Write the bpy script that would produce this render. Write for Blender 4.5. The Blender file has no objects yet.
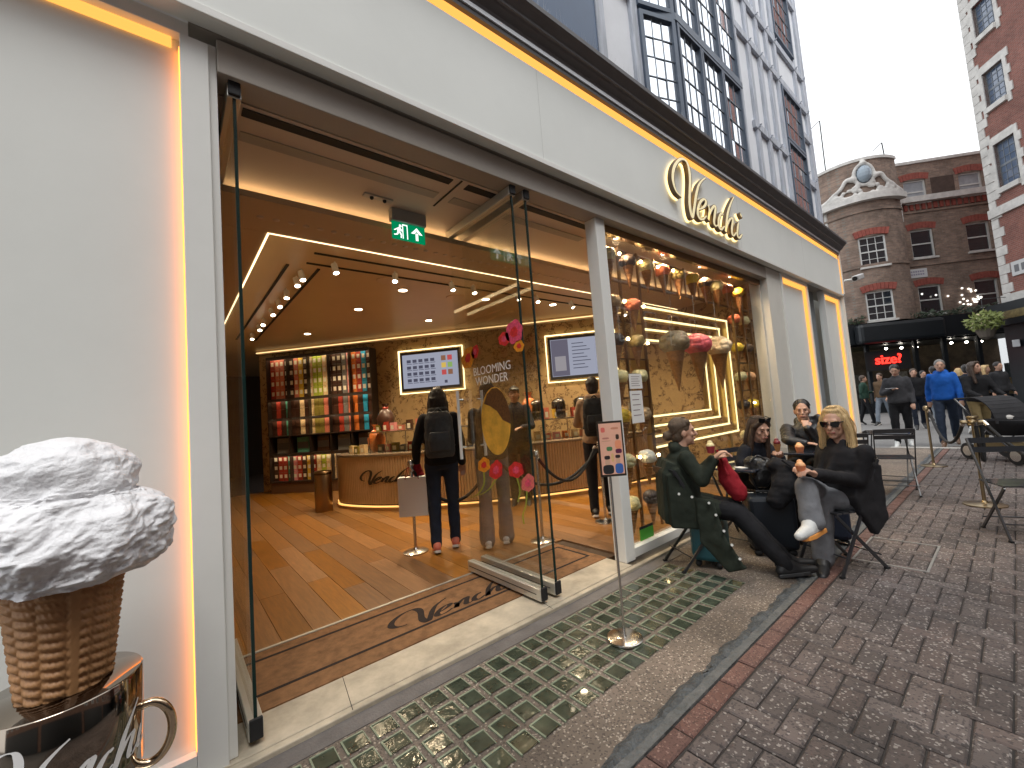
import bpy, bmesh, math, random
from mathutils import Vector as V, Matrix
random.seed(7)
R = math.radians
sc = bpy.context.scene
col = sc.collection

# ------------------------------------------------------------------ camera
YAW, PIT, ROL, FPX, CH = R(39.635), R(3.79), R(-4.41), 417.0, 1.4
_f = V((math.sin(YAW)*math.cos(PIT), math.cos(YAW)*math.cos(PIT), math.sin(PIT)))
_r = V((math.cos(YAW), -math.sin(YAW), 0)); _u = _r.cross(_f)
CR = _r*math.cos(ROL)+_u*math.sin(ROL); CU = -_r*math.sin(ROL)+_u*math.cos(ROL); CF = _f
cd = bpy.data.cameras.new('camera'); cam = bpy.data.objects.new('camera', cd); col.objects.link(cam)
cd.sensor_fit = 'HORIZONTAL'; cd.sensor_width = 36; cd.lens = FPX/1024*36; cd.clip_start = .05; cd.clip_end = 3000
m = Matrix((CR, CU, -CF)).transposed().to_4x4(); m.translation = V((0, 0, CH)); cam.matrix_world = m
sc.camera = cam
def px(x, y, w):                       # pixel + distance along the view axis -> point
    return V((0, 0, CH))+w*((x-512)/FPX*CR-(y-384)/FPX*CU+CF)
def pplane(x, y, axis, val):           # pixel on an axis-aligned plane
    d = (x-512)*CR-(y-384)*CU+FPX*CF; o = V((0, 0, CH)); return o+d*((val-o[axis])/d[axis])
def wdep(p): return (V(p)-V((0, 0, CH))).dot(CF)

# ------------------------------------------------------------------ sky, sun, exposure
world = bpy.data.worlds.new('World'); sc.world = world; world.use_nodes = True
wn = world.node_tree; bg = wn.nodes['Background']
sky = wn.nodes.new('ShaderNodeTexSky'); sky.sky_type = 'NISHITA'; sky.sun_disc = False
sky.sun_elevation = R(64); sky.sun_rotation = R(200); sky.air_density = 1.0; sky.dust_density = 3.0
hs = wn.nodes.new('ShaderNodeHueSaturation'); hs.inputs['Saturation'].default_value = .10; hs.inputs['Value'].default_value = 1.0
mx = wn.nodes.new('ShaderNodeMix'); mx.data_type = 'RGBA'; mx.inputs[0].default_value = .72
wn.links.new(sky.outputs[0], hs.inputs['Color']); wn.links.new(hs.outputs[0], mx.inputs[6])
mx.inputs[7].default_value = (8.6, 8.9, 9.2, 1)          # even overcast cloud layer
wn.links.new(mx.outputs[2], bg.inputs['Color']); bg.inputs['Strength'].default_value = .13
sd = bpy.data.lights.new('sun', 'SUN'); sd.energy = .9; sd.angle = R(25); sd.color = (1, .97, .92)
sun = bpy.data.objects.new('sun', sd); col.objects.link(sun)
sun.rotation_euler = (R(26), 0, R(-20))
sc.view_settings.view_transform = 'Standard'; sc.view_settings.look = 'None'
sc.view_settings.gamma = 1; sc.view_settings.use_curve_mapping = False; sc.view_settings.exposure = .72
sc.cycles.use_denoising = True
sc.cycles.max_bounces = 8; sc.cycles.transparent_max_bounces = 16; sc.cycles.diffuse_bounces = 4
sc.cycles.sample_clamp_indirect = 6; sc.cycles.caustics_reflective = False; sc.cycles.caustics_refractive = False

# ------------------------------------------------------------------ materials
MATS = {}
def nd(t, typ, **kw):
    n = t.nodes.new(typ)
    for k, v in kw.items(): setattr(n, k, v)
    return n
def M(name, c, r=.5, m=0., var=0., vs=4., bump=0., bs=60., em=None, es=0., coat=0., c2=None, stretch=(1, 1, 1), spec=.5, rv=0., rnd=0., sheen=0.):
    """Principled with world-space noise colour variation, relief, roughness variation and per-piece randomness."""
    if name in MATS: return MATS[name]
    mt = bpy.data.materials.new(name); MATS[name] = mt; mt.use_nodes = True; t = mt.node_tree
    b = t.nodes['Principled BSDF']; L = t.links.new
    b.inputs['Base Color'].default_value = (*c, 1); b.inputs['Roughness'].default_value = r; b.inputs['Metallic'].default_value = m
    b.inputs['Specular IOR Level'].default_value = spec; b.inputs['Coat Weight'].default_value = coat; b.inputs['Sheen Weight'].default_value = sheen
    if em: b.inputs['Emission Color'].default_value = (*em, 1); b.inputs['Emission Strength'].default_value = es
    g = nd(t, 'ShaderNodeNewGeometry'); mp = nd(t, 'ShaderNodeMapping'); mp.inputs['Scale'].default_value = stretch
    L(g.outputs['Position'], mp.inputs[0])
    cur = None
    if var or c2:
        n = nd(t, 'ShaderNodeTexNoise'); n.inputs['Scale'].default_value = vs; n.inputs['Detail'].default_value = 6; n.inputs['Roughness'].default_value = .65
        L(mp.outputs[0], n.inputs['Vector'])
        k = nd(t, 'ShaderNodeMix', data_type='RGBA'); hi = c2 or tuple(min(1, x*(1+var)) for x in c); lo = c if c2 else tuple(x*(1-var) for x in c)
        rr = nd(t, 'ShaderNodeMapRange'); rr.inputs[1].default_value = .3; rr.inputs[2].default_value = .7
        L(n.outputs['Fac'], rr.inputs[0]); L(rr.outputs[0], k.inputs[0])
        k.inputs[6].default_value = (*lo, 1); k.inputs[7].default_value = (*hi, 1); cur = k.outputs[2]
        if rv:
            q = nd(t, 'ShaderNodeMapRange'); q.inputs[3].default_value = max(0, r-rv); q.inputs[4].default_value = min(1, r+rv)
            L(n.outputs['Fac'], q.inputs[0]); L(q.outputs[0], b.inputs['Roughness'])
    if rnd:
        oi = nd(t, 'ShaderNodeObjectInfo'); at = nd(t, 'ShaderNodeAttribute', attribute_name='rnd')
        ad = nd(t, 'ShaderNodeMath', operation='ADD'); L(oi.outputs['Random'], ad.inputs[0]); L(at.outputs['Fac'], ad.inputs[1])
        fr = nd(t, 'ShaderNodeMath', operation='FRACT'); L(ad.outputs[0], fr.inputs[0])
        h2 = nd(t, 'ShaderNodeHueSaturation'); q = nd(t, 'ShaderNodeMapRange'); q.inputs[3].default_value = 1-rnd; q.inputs[4].default_value = 1+rnd
        L(fr.outputs[0], q.inputs[0]); L(q.outputs[0], h2.inputs['Value'])
        m7 = nd(t, 'ShaderNodeMath', operation='MULTIPLY'); m7.inputs[1].default_value = 7.31; L(fr.outputs[0], m7.inputs[0])
        f7 = nd(t, 'ShaderNodeMath', operation='FRACT'); L(m7.outputs[0], f7.inputs[0])
        q2 = nd(t, 'ShaderNodeMapRange'); q2.inputs[3].default_value = 1-rnd*.8; q2.inputs[4].default_value = 1+rnd*.5
        L(f7.outputs[0], q2.inputs[0]); L(q2.outputs[0], h2.inputs['Saturation'])
        if cur: L(cur, h2.inputs['Color'])
        else: h2.inputs['Color'].default_value = (*c, 1)
        cur = h2.outputs[0]
    if cur: L(cur, b.inputs['Base Color'])
    if bump:
        n = nd(t, 'ShaderNodeTexNoise'); n.inputs['Scale'].default_value = bs; n.inputs['Detail'].default_value = 5; L(mp.outputs[0], n.inputs['Vector'])
        bp = nd(t, 'ShaderNodeBump'); bp.inputs['Strength'].default_value = bump; bp.inputs['Distance'].default_value = .02
        L(n.outputs['Fac'], bp.inputs['Height']); L(bp.outputs[0], b.inputs['Normal'])
    return mt
def emit(name, c, s):
    if name in MATS: return MATS[name]
    mt = bpy.data.materials.new(name); MATS[name] = mt; mt.use_nodes = True; t = mt.node_tree; t.nodes.clear()
    e = nd(t, 'ShaderNodeEmission'); e.inputs[0].default_value = (*c, 1); e.inputs[1].default_value = s
    o = nd(t, 'ShaderNodeOutputMaterial'); t.links.new(e.outputs[0], o.inputs[0]); return mt
def glass(name, tint=(.93, .97, .95), refl=1.0, rough=.0):
    if name in MATS: return MATS[name]
    mt = bpy.data.materials.new(name); MATS[name] = mt; mt.use_nodes = True; t = mt.node_tree; t.nodes.clear(); L = t.links.new
    tr = nd(t, 'ShaderNodeBsdfTransparent'); tr.inputs[0].default_value = (*tint, 1)
    gl = nd(t, 'ShaderNodeBsdfGlossy'); gl.inputs['Roughness'].default_value = rough
    fr = nd(t, 'ShaderNodeFresnel'); fr.inputs[0].default_value = 1.45
    mu = nd(t, 'ShaderNodeMath', operation='MULTIPLY'); mu.inputs[1].default_value = refl; L(fr.outputs[0], mu.inputs[0])
    ms = nd(t, 'ShaderNodeMixShader'); L(mu.outputs[0], ms.inputs[0]); L(tr.outputs[0], ms.inputs[1]); L(gl.outputs[0], ms.inputs[2])
    o = nd(t, 'ShaderNodeOutputMaterial'); L(ms.outputs[0], o.inputs[0]); return mt
def bricktex(name, c1, c2, mortar, sx=1.0, bw=.225, bh=.075, rough=.85, blotch=.35):
    """far brickwork: object space, x along the wall, z up"""
    mt = bpy.data.materials.new(name); MATS[name] = mt; mt.use_nodes = True; t = mt.node_tree; L = t.links.new
    b = t.nodes['Principled BSDF']; b.inputs['Roughness'].default_value = rough
    tc = nd(t, 'ShaderNodeTexCoord'); sp = nd(t, 'ShaderNodeSeparateXYZ'); cb = nd(t, 'ShaderNodeCombineXYZ')
    L(tc.outputs['Object'], sp.inputs[0]); ay = nd(t, 'ShaderNodeMath', operation='ADD'); L(sp.outputs[0], ay.inputs[0]); L(sp.outputs[1], ay.inputs[1])
    L(ay.outputs[0], cb.inputs[0]); L(sp.outputs[2], cb.inputs[1])
    br = nd(t, 'ShaderNodeTexBrick'); L(cb.outputs[0], br.inputs['Vector'])
    br.inputs['Color1'].default_value = (*c1, 1); br.inputs['Color2'].default_value = (*c2, 1); br.inputs['Mortar'].default_value = (*mortar, 1)
    br.inputs['Scale'].default_value = 1; br.inputs['Brick Width'].default_value = bw; br.inputs['Row Height'].default_value = bh; br.inputs['Mortar Size'].default_value = .008
    n = nd(t, 'ShaderNodeTexNoise'); n.inputs['Scale'].default_value = 1.3; n.inputs['Detail'].default_value = 8; n.inputs['Roughness'].default_value = .75; L(tc.outputs['Object'], n.inputs['Vector'])
    q = nd(t, 'ShaderNodeMapRange'); q.inputs[1].default_value = .3; q.inputs[2].default_value = .7; q.inputs[3].default_value = 1-blotch; q.inputs[4].default_value = 1+blotch; L(n.outputs['Fac'], q.inputs[0])
    h = nd(t, 'ShaderNodeHueSaturation'); L(br.outputs['Color'], h.inputs['Color']); L(q.outputs[0], h.inputs['Value']); L(h.outputs[0], b.inputs['Base Color'])
    bp = nd(t, 'ShaderNodeBump'); bp.inputs['Strength'].default_value = .5; bp.inputs['Distance'].default_value = .02; bp.invert = True
    L(br.outputs['Fac'], bp.inputs['Height']); L(bp.outputs[0], b.inputs['Normal'])
    return mt

# ------------------------------------------------------------------ object helpers
OFF = {}
def fin(o, parent=None):
    col.objects.link(o)
    if parent is not None:
        o.parent = parent; OFF[o.name] = OFF.get(parent.name, V((0, 0, 0)))
    return o
def thing(name, label, cat, loc=(0, 0, 0), group=None, kind=None):
    o = bpy.data.objects.new(name, None); col.objects.link(o); o.location = loc; o.empty_display_size = .1
    OFF[o.name] = V(loc); return tag(o, label, cat, group, kind)
def tag(o, label=None, cat=None, group=None, kind=None):
    if label: o['label'] = label
    if cat: o['category'] = cat
    if group: o['group'] = group
    if kind: o['kind'] = kind
    return o
class MB:
    """collects shapes; build() links them as ONE mesh object (world coordinates unless T is given)"""
    def __init__(s, T=None): s.v = []; s.f = []; s.T = T
    def add(s, vs, fs):
        k = len(s.v); T = s.T
        s.v += [T @ V(p) if T else V(p) for p in vs]; s.f += [tuple(i+k for i in f) for f in fs]; return s
    def box(s, a, b):
        (x0, y0, z0), (x1, y1, z1) = [min(p, q) for p, q in zip(a, b)], [max(p, q) for p, q in zip(a, b)]
        return s.add([(x0, y0, z0), (x1, y0, z0), (x1, y1, z0), (x0, y1, z0), (x0, y0, z1), (x1, y0, z1), (x1, y1, z1), (x0, y1, z1)],
                     [(0, 3, 2, 1), (4, 5, 6, 7), (0, 1, 5, 4), (1, 2, 6, 5), (2, 3, 7, 6), (3, 0, 4, 7)])
    def prism(s, poly, d):              # planar polygon (3D points) pushed along d
        n = len(poly); d = V(d); p = [V(q) for q in poly]
        nrm = sum(((p[i]-p[0]).cross(p[(i+1) % n]-p[0]) for i in range(1, n-1)), V((0, 0, 0)))
        if nrm.dot(d) > 0: p = p[::-1]
        return s.add(p+[q+d for q in p], [tuple(range(n)), tuple(range(2*n-1, n-1, -1))]+[(i, i+n, (i+1) % n+n, (i+1) % n) for i in range(n)])
    def bar(s, a, b, w, h=None, up=(0, 0, 1)):   # rectangular bar between two points
        a, b = V(a), V(b); h = h or w; d = (b-a).normalized(); sd_ = d.cross(V(up))
        if sd_.length < 1e-3: sd_ = d.cross(V((1, 0, 0)))
        sd_.normalize(); u = sd_.cross(d); x = sd_*w/2; y = u*h/2
        return s.prism([a-x-y, a+x-y, a+x+y, a-x+y], b-a)
    def tube(s, pts, rs, n=10, cap=True):
        pts = [V(p) for p in pts]; rs = [rs]*len(pts) if isinstance(rs, (int, float)) else rs
        t0 = (pts[1]-pts[0]).normalized(); u = t0.orthogonal().normalized(); vs = []; fs = []
        for i, p in enumerate(pts):
            t = (pts[min(i+1, len(pts)-1)]-pts[max(i-1, 0)]).normalized()
            u = (u-t*u.dot(t)).normalized(); w = t.cross(u)
            vs += [p+(u*math.cos(2*math.pi*k/n)+w*math.sin(2*math.pi*k/n))*rs[i] for k in range(n)]
        for i in range(len(pts)-1):
            fs += [(i*n+k, i*n+(k+1) % n, (i+1)*n+(k+1) % n, (i+1)*n+k) for k in range(n)]
        if cap: fs += [tuple(range(n))[::-1], tuple(range((len(pts)-1)*n, len(pts)*n))]
        return s.add(vs, fs)
    def lathe(s, prof, c=(0, 0, 0), n=24, axis=None, cap=True):   # profile (r,z)
        c = V(c); vs = []; fs = []; A = axis or Matrix.Identity(3)
        for r_, z in prof: vs += [c+A @ V((max(r_, 1e-4)*math.cos(2*math.pi*k/n), max(r_, 1e-4)*math.sin(2*math.pi*k/n), z)) for k in range(n)]
        for i in range(len(prof)-1): fs += [(i*n+k, i*n+(k+1) % n, (i+1)*n+(k+1) % n, (i+1)*n+k) for k in range(n)]
        if cap: fs += [tuple(range(n))[::-1], tuple(range((len(prof)-1)*n, len(prof)*n))]
        return s.add(vs, fs)
    def cap(s, a, ra, b, rb, n=12):     # tapered capsule
        a, b = V(a), V(b); d = b-a
        if d.length < 1e-5: d = V((0, 0, 1e-4)); b = a+d
        t = d.normalized(); pts = []; rs = []
        for k in (1.5, 1.1, .75, .35, 0): pts.append(a-t*ra*math.sin(k)); rs.append(max(ra*math.cos(k), 1e-4))
        for k in (0, .35, .75, 1.1, 1.5): pts.append(b+t*rb*math.sin(k)); rs.append(max(rb*math.cos(k), 1e-4))
        return s.tube(pts, rs, n)
    def ell(s, c, rad, X=None, n=16, k=9):   # ellipsoid with axes X (3x3 matrix columns)
        c = V(c); X = X or Matrix.Identity(3); vs = []; fs = []
        for i in range(k+1):
            th = math.pi*i/k
            for j in range(n):
                ph = 2*math.pi*j/n; vs.append(c+X @ V((rad[0]*math.sin(th)*math.cos(ph), rad[1]*math.sin(th)*math.sin(ph), rad[2]*math.cos(th))))
        for i in range(k): fs += [((i+1)*n+j, (i+1)*n+(j+1) % n, i*n+(j+1) % n, i*n+j) for j in range(n)]
        return s.add(vs, fs)
    def etube(s, secs, n=18):           # sections (centre, side vector, front vector): elliptical loft
        vs = []; fs = []; m_ = len(secs)
        for c, a, b in secs:
            vs += [V(c)+V(a)*math.cos(2*math.pi*k/n)+V(b)*math.sin(2*math.pi*k/n) for k in range(n)]
        for i in range(m_-1): fs += [(i*n+k, i*n+(k+1) % n, (i+1)*n+(k+1) % n, (i+1)*n+k) for k in range(n)]
        fs += [tuple(range(n))[::-1], tuple(range((m_-1)*n, m_*n))]
        return s.add(vs, fs)
    def slab(s, poly, th):              # sheet with thickness
        p = [V(q) for q in poly]; nrm = (p[1]-p[0]).cross(p[2]-p[0]).normalized()*th
        return s.prism([q-nrm/2 for q in p], nrm)
    def mesh(s, name, off=V((0, 0, 0))):
        me = bpy.data.meshes.new(name); me.from_pydata([p-off for p in s.v], [], s.f); me.update(); return me
    def build(s, name, mat, parent=None, smooth=False, bevel=0., local=False, rnd=False):
        off = V((0, 0, 0)) if (local or parent is None) else OFF.get(parent.name, V((0, 0, 0)))
        me = s.mesh(name, off); me.materials.append(mat)
        if smooth:
            me.polygons.foreach_set('use_smooth', [True]*len(me.polygons))
            me.set_sharp_from_angle(angle=R(50))
        o = fin(bpy.data.objects.new(name, me), parent)
        if bevel:
            b = o.modifiers.new('bevel', 'BEVEL'); b.width = bevel; b.segments = 2; b.limit_method = 'ANGLE'; b.angle_limit = R(40)
        return o
def box(name, a, b, mat, parent=None, bevel=0.):
    return MB().box(a, b).build(name, mat, parent, bevel=bevel)
FOLD = {}
def blob(mb, name, mat, parent, vox=.012, sm=6, fold=0., fs=.09):
    """overlapping closed shapes fused into one continuous skin"""
    o = mb.build(name, mat, parent)
    o.data.polygons.foreach_set('use_smooth', [True]*len(o.data.polygons))
    r_ = o.modifiers.new('fuse', 'REMESH'); r_.mode = 'VOXEL'; r_.voxel_size = vox; r_.use_smooth_shade = True
    if sm: q = o.modifiers.new('soften', 'SMOOTH'); q.iterations = sm; q.factor = .5
    if fold:
        if fs not in FOLD:
            t = bpy.data.textures.new('fold', 'CLOUDS'); t.noise_scale = fs; t.noise_depth = 2; FOLD[fs] = t
        d = o.modifiers.new('folds', 'DISPLACE'); d.texture = FOLD[fs]; d.strength = fold; d.mid_level = .5; d.texture_coords = 'LOCAL'
    return o
def copies(me, name, mat, parent, mats, locs):
    """alike pieces sharing one mesh: one object each"""
    out = []
    for k, lc in enumerate(locs):
        o = bpy.data.objects.new(name, me); fin(o, parent); o.matrix_local = lc if isinstance(lc, Matrix) else Matrix.Translation(V(lc)-(OFF.get(parent.name, V((0, 0, 0))) if parent else V((0, 0, 0))))
        out.append(o)
    return out
def spline(pts, n=6):                   # catmull-rom
    P = [V(p) for p in pts]; P = [2*P[0]-P[1]]+P+[2*P[-1]-P[-2]]; out = []
    for i in range(1, len(P)-2):
        for k in range(n):
            t = k/n; a, b, c, d = P[i-1:i+3]
            out.append(.5*((2*b)+(c-a)*t+(2*a-5*b+4*c-d)*t*t+(3*b-a-3*c+d)*t**3))
    out.append(P[-2]); return out
def text(name, body, mat, parent, loc, xdir, ydir, size, ext=.002, align='CENTER', bold=0.):
    cu = bpy.data.curves.new(name, 'FONT'); cu.body = body; cu.size = size; cu.extrude = ext; cu.align_x = align; cu.align_y = 'CENTER'; cu.offset = bold
    cu.resolution_u = 3; cu.materials.append(mat)
    tmp = bpy.data.objects.new('text_tmp', cu); me = bpy.data.meshes.new_from_object(tmp); bpy.data.objects.remove(tmp); bpy.data.curves.remove(cu)
    o = bpy.data.objects.new(name, me); fin(o, parent)
    x = V(xdir).normalized(); y = V(ydir).normalized(); y = (y-x*y.dot(x)).normalized(); z = x.cross(y)
    mm = Matrix((x, y, z)).transposed().to_4x4(); mm.translation = V(loc)-(OFF.get(parent.name, V((0, 0, 0))) if parent else V((0, 0, 0)))
    o.matrix_local = mm; return o
# hand lettering: one pen stroke per list, drawn in the plane of the shop sign (u along, v up)
_tr = lambda q: (lambda p: V((p.x, p.z, 0)))(pplane(650+q[0]*.1432, 150+q[1]*.1432, 1, 2.12))
STROKES = [[(205,345),(175,315),(155,270),(145,210),(155,140),(185,92),(215,82),(243,105),(260,160),(266,230),(264,300),(262,380),(270,450),(283,487),(292,440),(301,380),(311,320),(326,265),(350,230),(374,212)],
 [(318,432),(348,424),(371,402),(377,375),(362,360),(340,377),(323,420),(320,465),(334,495),(356,500),(380,478)],
 [(393,402),(401,440),(394,503),(399,470),(416,430),(436,406),(444,422),(438,472),(433,520),(445,545),(462,538)],
 [(496,470),(490,456),(476,470),(465,510),(468,550),(484,570),(506,548)],
 [(571,345),(550,390),(531,450),(521,520),(515,584),(523,545),(541,503),(559,490),(565,510),(558,560),(560,600),(572,612),(588,590)],
 [(605,522),(598,570),(597,610),(610,627),(630,603)],
 [(620,474),(623,466)]]
_P = [[_tr(q) for q in s_] for s_ in STROKES]
_u0 = min(p.x for s_ in _P for p in s_); _v0 = min(p.y for s_ in _P for p in s_); _u1 = max(p.x for s_ in _P for p in s_); _v1 = max(p.y for s_ in _P for p in s_)
LW, LH = _u1-_u0, _v1-_v0
def lettering(mb, fmap, pen=.055, thin=.35, depth=.0, nslant=(1, .45)):
    """ribbon strokes with a broad-nib pen; fmap(u, v, d) -> point, u/v in metres of the sign, d along the outward normal"""
    for s_ in _P:
        pts = spline(s_, 5); n = len(pts); vs = []
        for i, p in enumerate(pts):
            t = (pts[min(i+1, n-1)]-pts[max(i-1, 0)]); t = t.normalized() if t.length > 1e-6 else V((1, 0, 0))
            nr = V((-t.y, t.x, 0)); down = abs(t.y)
            wd = pen*(thin+(1-thin)*max(0, down*1.0-.25*abs(t.x)))*(.45+.55*min(1, 6*min(i+.5, n-.5-i)/n))
            if n < 8: wd = pen*1.1
            a = p+nr*wd/2; b = p-nr*wd/2
            vs.append((a.x-_u0, a.y-_v0)); vs.append((b.x-_u0, b.y-_v0))
        top = [fmap(u, v, depth) for u, v in vs]; bot = [fmap(u, v, 0) for u, v in vs]; k = len(vs); fs = []
        for i in range(n-1):
            a, b, c, d = 2*i, 2*i+1, 2*i+3, 2*i+2
            fs.append((a, b, c, d))
            if depth: fs += [(a+k, d+k, c+k, b+k), (a, d, d+k, a+k), (b, b+k, c+k, c)]
        if depth: fs += [(0, k, k+1, 1), (2*n-2, 2*n-1, 2*n-1+k, 2*n-2+k)]
        mb.add(top+(bot if depth else []), fs)
    return mb
# ------------------------------------------------------------------ palette
WHITE = M('white_panel', (.79, .81, .775), .45, var=.035, vs=1.2, bump=.02, bs=30)
WHITE2 = M('white_frame', (.80, .80, .765), .4, var=.03, vs=3)
JAMB = M('cream_jamb', (.66, .64, .58), .5, var=.05, vs=2)
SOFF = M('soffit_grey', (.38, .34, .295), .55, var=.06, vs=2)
CORN = M('cornice_grey', (.115, .11, .115), .5, var=.12, vs=5)
FLASH = M('metal_flashing', (.75, .76, .78), .3, .3)
LEDW = emit('led_warm', (1.0, .42, .085), .92)
LEDIN = emit('led_cove', (1.0, .68, .34), 6.0)
LEDGOLD = emit('led_gold', (1.0, .78, .38), 1.7)
BLACK = M('black_metal', (.018, .018, .02), .4, .0, spec=.6)
BLACKM = M('black_matt', (.01, .01, .011), .7)
CHROME = M('brushed_steel', (.62, .60, .57), .22, 1)
ALU = M('aluminium_rail', (.62, .62, .58), .38, .7, var=.04, vs=8)
BRONZE = M('bronze_metal', (.30, .20, .11), .28, 1)
BRASS = M('brass_metal', (.36, .28, .17), .3, 1)
GLASS = glass('clear_glass', (.975, .988, .982), .22)
GEDGE = M('glass_edge', (.012, .030, .026), .15)
STONE = M('threshold_stone', (.43, .37, .28), .5, var=.36, vs=4, bump=.06, bs=40, rv=.12)
DARK = M('dark_void', (.012, .011, .01), .8)
OAK = M('oak_plank', (.25, .112, .030), .32, var=.30, vs=5, stretch=(9, .8, 1), rnd=.20, bump=.03, bs=30, rv=.08)
NAVY = M('navy_paint', (.035, .075, .155), .4, var=.1, vs=2)
TIMBER = M('weathered_timber', (.47, .50, .56), .6, var=.3, vs=3, stretch=(8, 8, .8), bump=.2, bs=40)
RENDER_ = M('pale_render', (.78, .80, .84), .8, var=.06, vs=2)
GOLD = M('gold_trim', (.75, .52, .20), .25, 1)

# ------------------------------------------------------------------ ground, pavement, brick paving
g = tag(MB().add([(-400, -400, -.09), (400, -400, -.09), (400, 400, -.09), (-400, 400, -.09)], [(0, 1, 2, 3)]).build('ground', M('street_grey', (.115, .11, .105), .75, var=.18, vs=1.5, bump=.15, bs=80)), kind='structure')
road = tag(MB().box((12.2, -6, -.088), (27.5, 14, -.03)).build('road', M('road_asphalt', (.17, .165, .16), .7, var=.15, vs=1.2, bump=.3, bs=150)), 'grey worn asphalt of the crossing street', kind='structure')
kerb = tag(MB().box((12.0, -6, -.088), (12.2, 1.9, .004)).build('kerb', M('kerb_stone', (.42, .40, .37), .7, var=.15, vs=6)), kind='structure')
def aggregate(name, base, speck1, speck2, sc_=120, rough=.75, bump=.25, rnd=.0, wet=0.):
    mt = M(name, base, rough, var=.16, vs=2.2, bump=bump, bs=sc_*1.3, rnd=rnd, rv=.15)
    t = mt.node_tree; L = t.links.new; b = t.nodes['Principled BSDF']; src = b.inputs['Base Color'].links[0].from_socket
    g_ = nd(t, 'ShaderNodeNewGeometry'); vo = nd(t, 'ShaderNodeTexVoronoi'); vo.inputs['Scale'].default_value = sc_; L(g_.outputs['Position'], vo.inputs['Vector'])
    cr = nd(t, 'ShaderNodeSeparateColor'); L(vo.outputs['Color'], cr.inputs[0])
    for ch, thr, cc in ((0, .90, speck1), (1, .80, speck2)):
        gt = nd(t, 'ShaderNodeMath', operation='GREATER_THAN'); gt.inputs[1].default_value = thr; L(cr.outputs[ch], gt.inputs[0])
        mu = nd(t, 'ShaderNodeMath', operation='MULTIPLY'); mu.inputs[1].default_value = .75; L(gt.outputs[0], mu.inputs[0])
        k = nd(t, 'ShaderNodeMix', data_type='RGBA'); L(mu.outputs[0], k.inputs[0]); L(src, k.inputs[6]); k.inputs[7].default_value = (*cc, 1); src = k.outputs[2]
    # dirt: large soft stains
    n = nd(t, 'ShaderNodeTexNoise'); n.inputs['Scale'].default_value = 1.1; n.inputs['Detail'].default_value = 4; L(g_.outputs['Position'], n.inputs['Vector'])
    q = nd(t, 'ShaderNodeMapRange'); q.inputs[1].default_value = .35; q.inputs[2].default_value = .68; q.inputs[3].default_value = .62; q.inputs[4].default_value = 1.1; L(n.outputs['Fac'], q.inputs[0])
    h = nd(t, 'ShaderNodeHueSaturation'); L(src, h.inputs['Color']); L(q.outputs[0], h.inputs['Value']); L(h.outputs[0], b.inputs['Base Color'])
    return mt
CONC = aggregate('pavement_aggregate', (.18, .142, .112), (.50, .43, .35), (.07, .055, .045), 130)
PAVER = aggregate('clay_paver', (.125, .098, .089), (.40, .36, .33), (.055, .046, .045), 110, rnd=.24)
PAVER2 = aggregate('red_paver', (.165, .085, .068), (.34, .22, .18), (.08, .04, .034), 150, rnd=.16)
JOINT = M('joint_sand', (.035, .030, .027), .9, var=.3, vs=20)
slab = tag(MB().box((-.9, 1.17, -.085), (12.0, 2.19, -.004)).build('pavement', CONC), 'brown aggregate pavement strip with square glass lights', kind='structure')
tag(MB().box((-.9, 2.083, -.08), (3.6, 2.189, -.0005)).build('asphalt_strip', M('strip_grey', (.13, .118, .112), .7, var=.3, vs=5, bump=.3, bs=70)), 'smooth grey strip between doorstep and pavement lights', kind='structure')
# square glass pavement lights: rim + sunk dark pane, each its own piece
GLB = M('pavement_glass', (.045, .055, .038), .12, var=.5, vs=9, bump=.12, bs=25, coat=.3)
GLR = M('lit_glass_rim', (.20, .235, .165), .4, var=.25, vs=14)  # light caught mostly by far and left bevels, put into a pale colour
_h = .046
pm = MB()
pm.add([(-_h, -_h, .0015), (_h, -_h, .0015), (_h, _h, .0015), (-_h, _h, .0015)], [(0, 1, 2, 3)])
pane_me = pm.mesh('glass_light'); pane_me.materials.append(GLB)
rm_ = MB()
for a, b in (((-.053, -.050, -.003), (-.045, .053, .004)), ((.045, -.050, -.003), (.049, .053, .003)), ((-.045, .044, -.003), (.045, .053, .005))): rm_.box(a, b)
rim_me = rm_.mesh('rim'); rim_me.materials.append(GLR)
for i in range(23):
    for j in range(5):
        lc = V((.352+i*.131+random.uniform(-.002, .002), 2.005-j*.131, 0))
        o = bpy.data.objects.new('glass_light', pane_me); fin(o, slab); o.location = lc; o.rotation_euler = (random.uniform(-.02, .02), random.uniform(-.02, .02), random.uniform(-.03, .03))
        r_ = bpy.data.objects.new('rim', rim_me); fin(r_, o)
# ragged tar strip between pavement and bricks
tb = MB(); n = 258; vs = []; fs = []
for i in range(n+1):
    x = -.9+i*.05; a = 1.178+.028*random.random()+.010*math.sin(i*.7); b = 1.118+.012*random.random(); zc = .003+.004*random.random()
    vs += [(x, a, -.002), (x, a-.025, .006+zc*.4), (x, (a+b)/2, .004+zc), (x, b+.015, .003), (x, b, -.004)]
for i in range(n):
    for k in range(4): fs.append((i*5+k, i*5+k+1, i*5+k+6, i*5+k+5))
tag(tb.add(vs, fs).build('tar_strip', M('tar_seal', (.030, .033, .035), .5, vs=14, bump=.9, bs=55, c2=(.10, .11, .115), var=.1, rv=.2), smooth=True), 'ragged dark tar strip along the pavement edge', kind='structure')
tag(MB().box((-.9, 1.093, -.08), (12.0, 1.169, .0015)).build('mortar_joint', M('mortar_grey', (.085, .09, .088), .75, c2=(.145, .145, .14), vs=12, bump=1.0, bs=35)), 'grey mortar line beside the border bricks', kind='structure')
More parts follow.
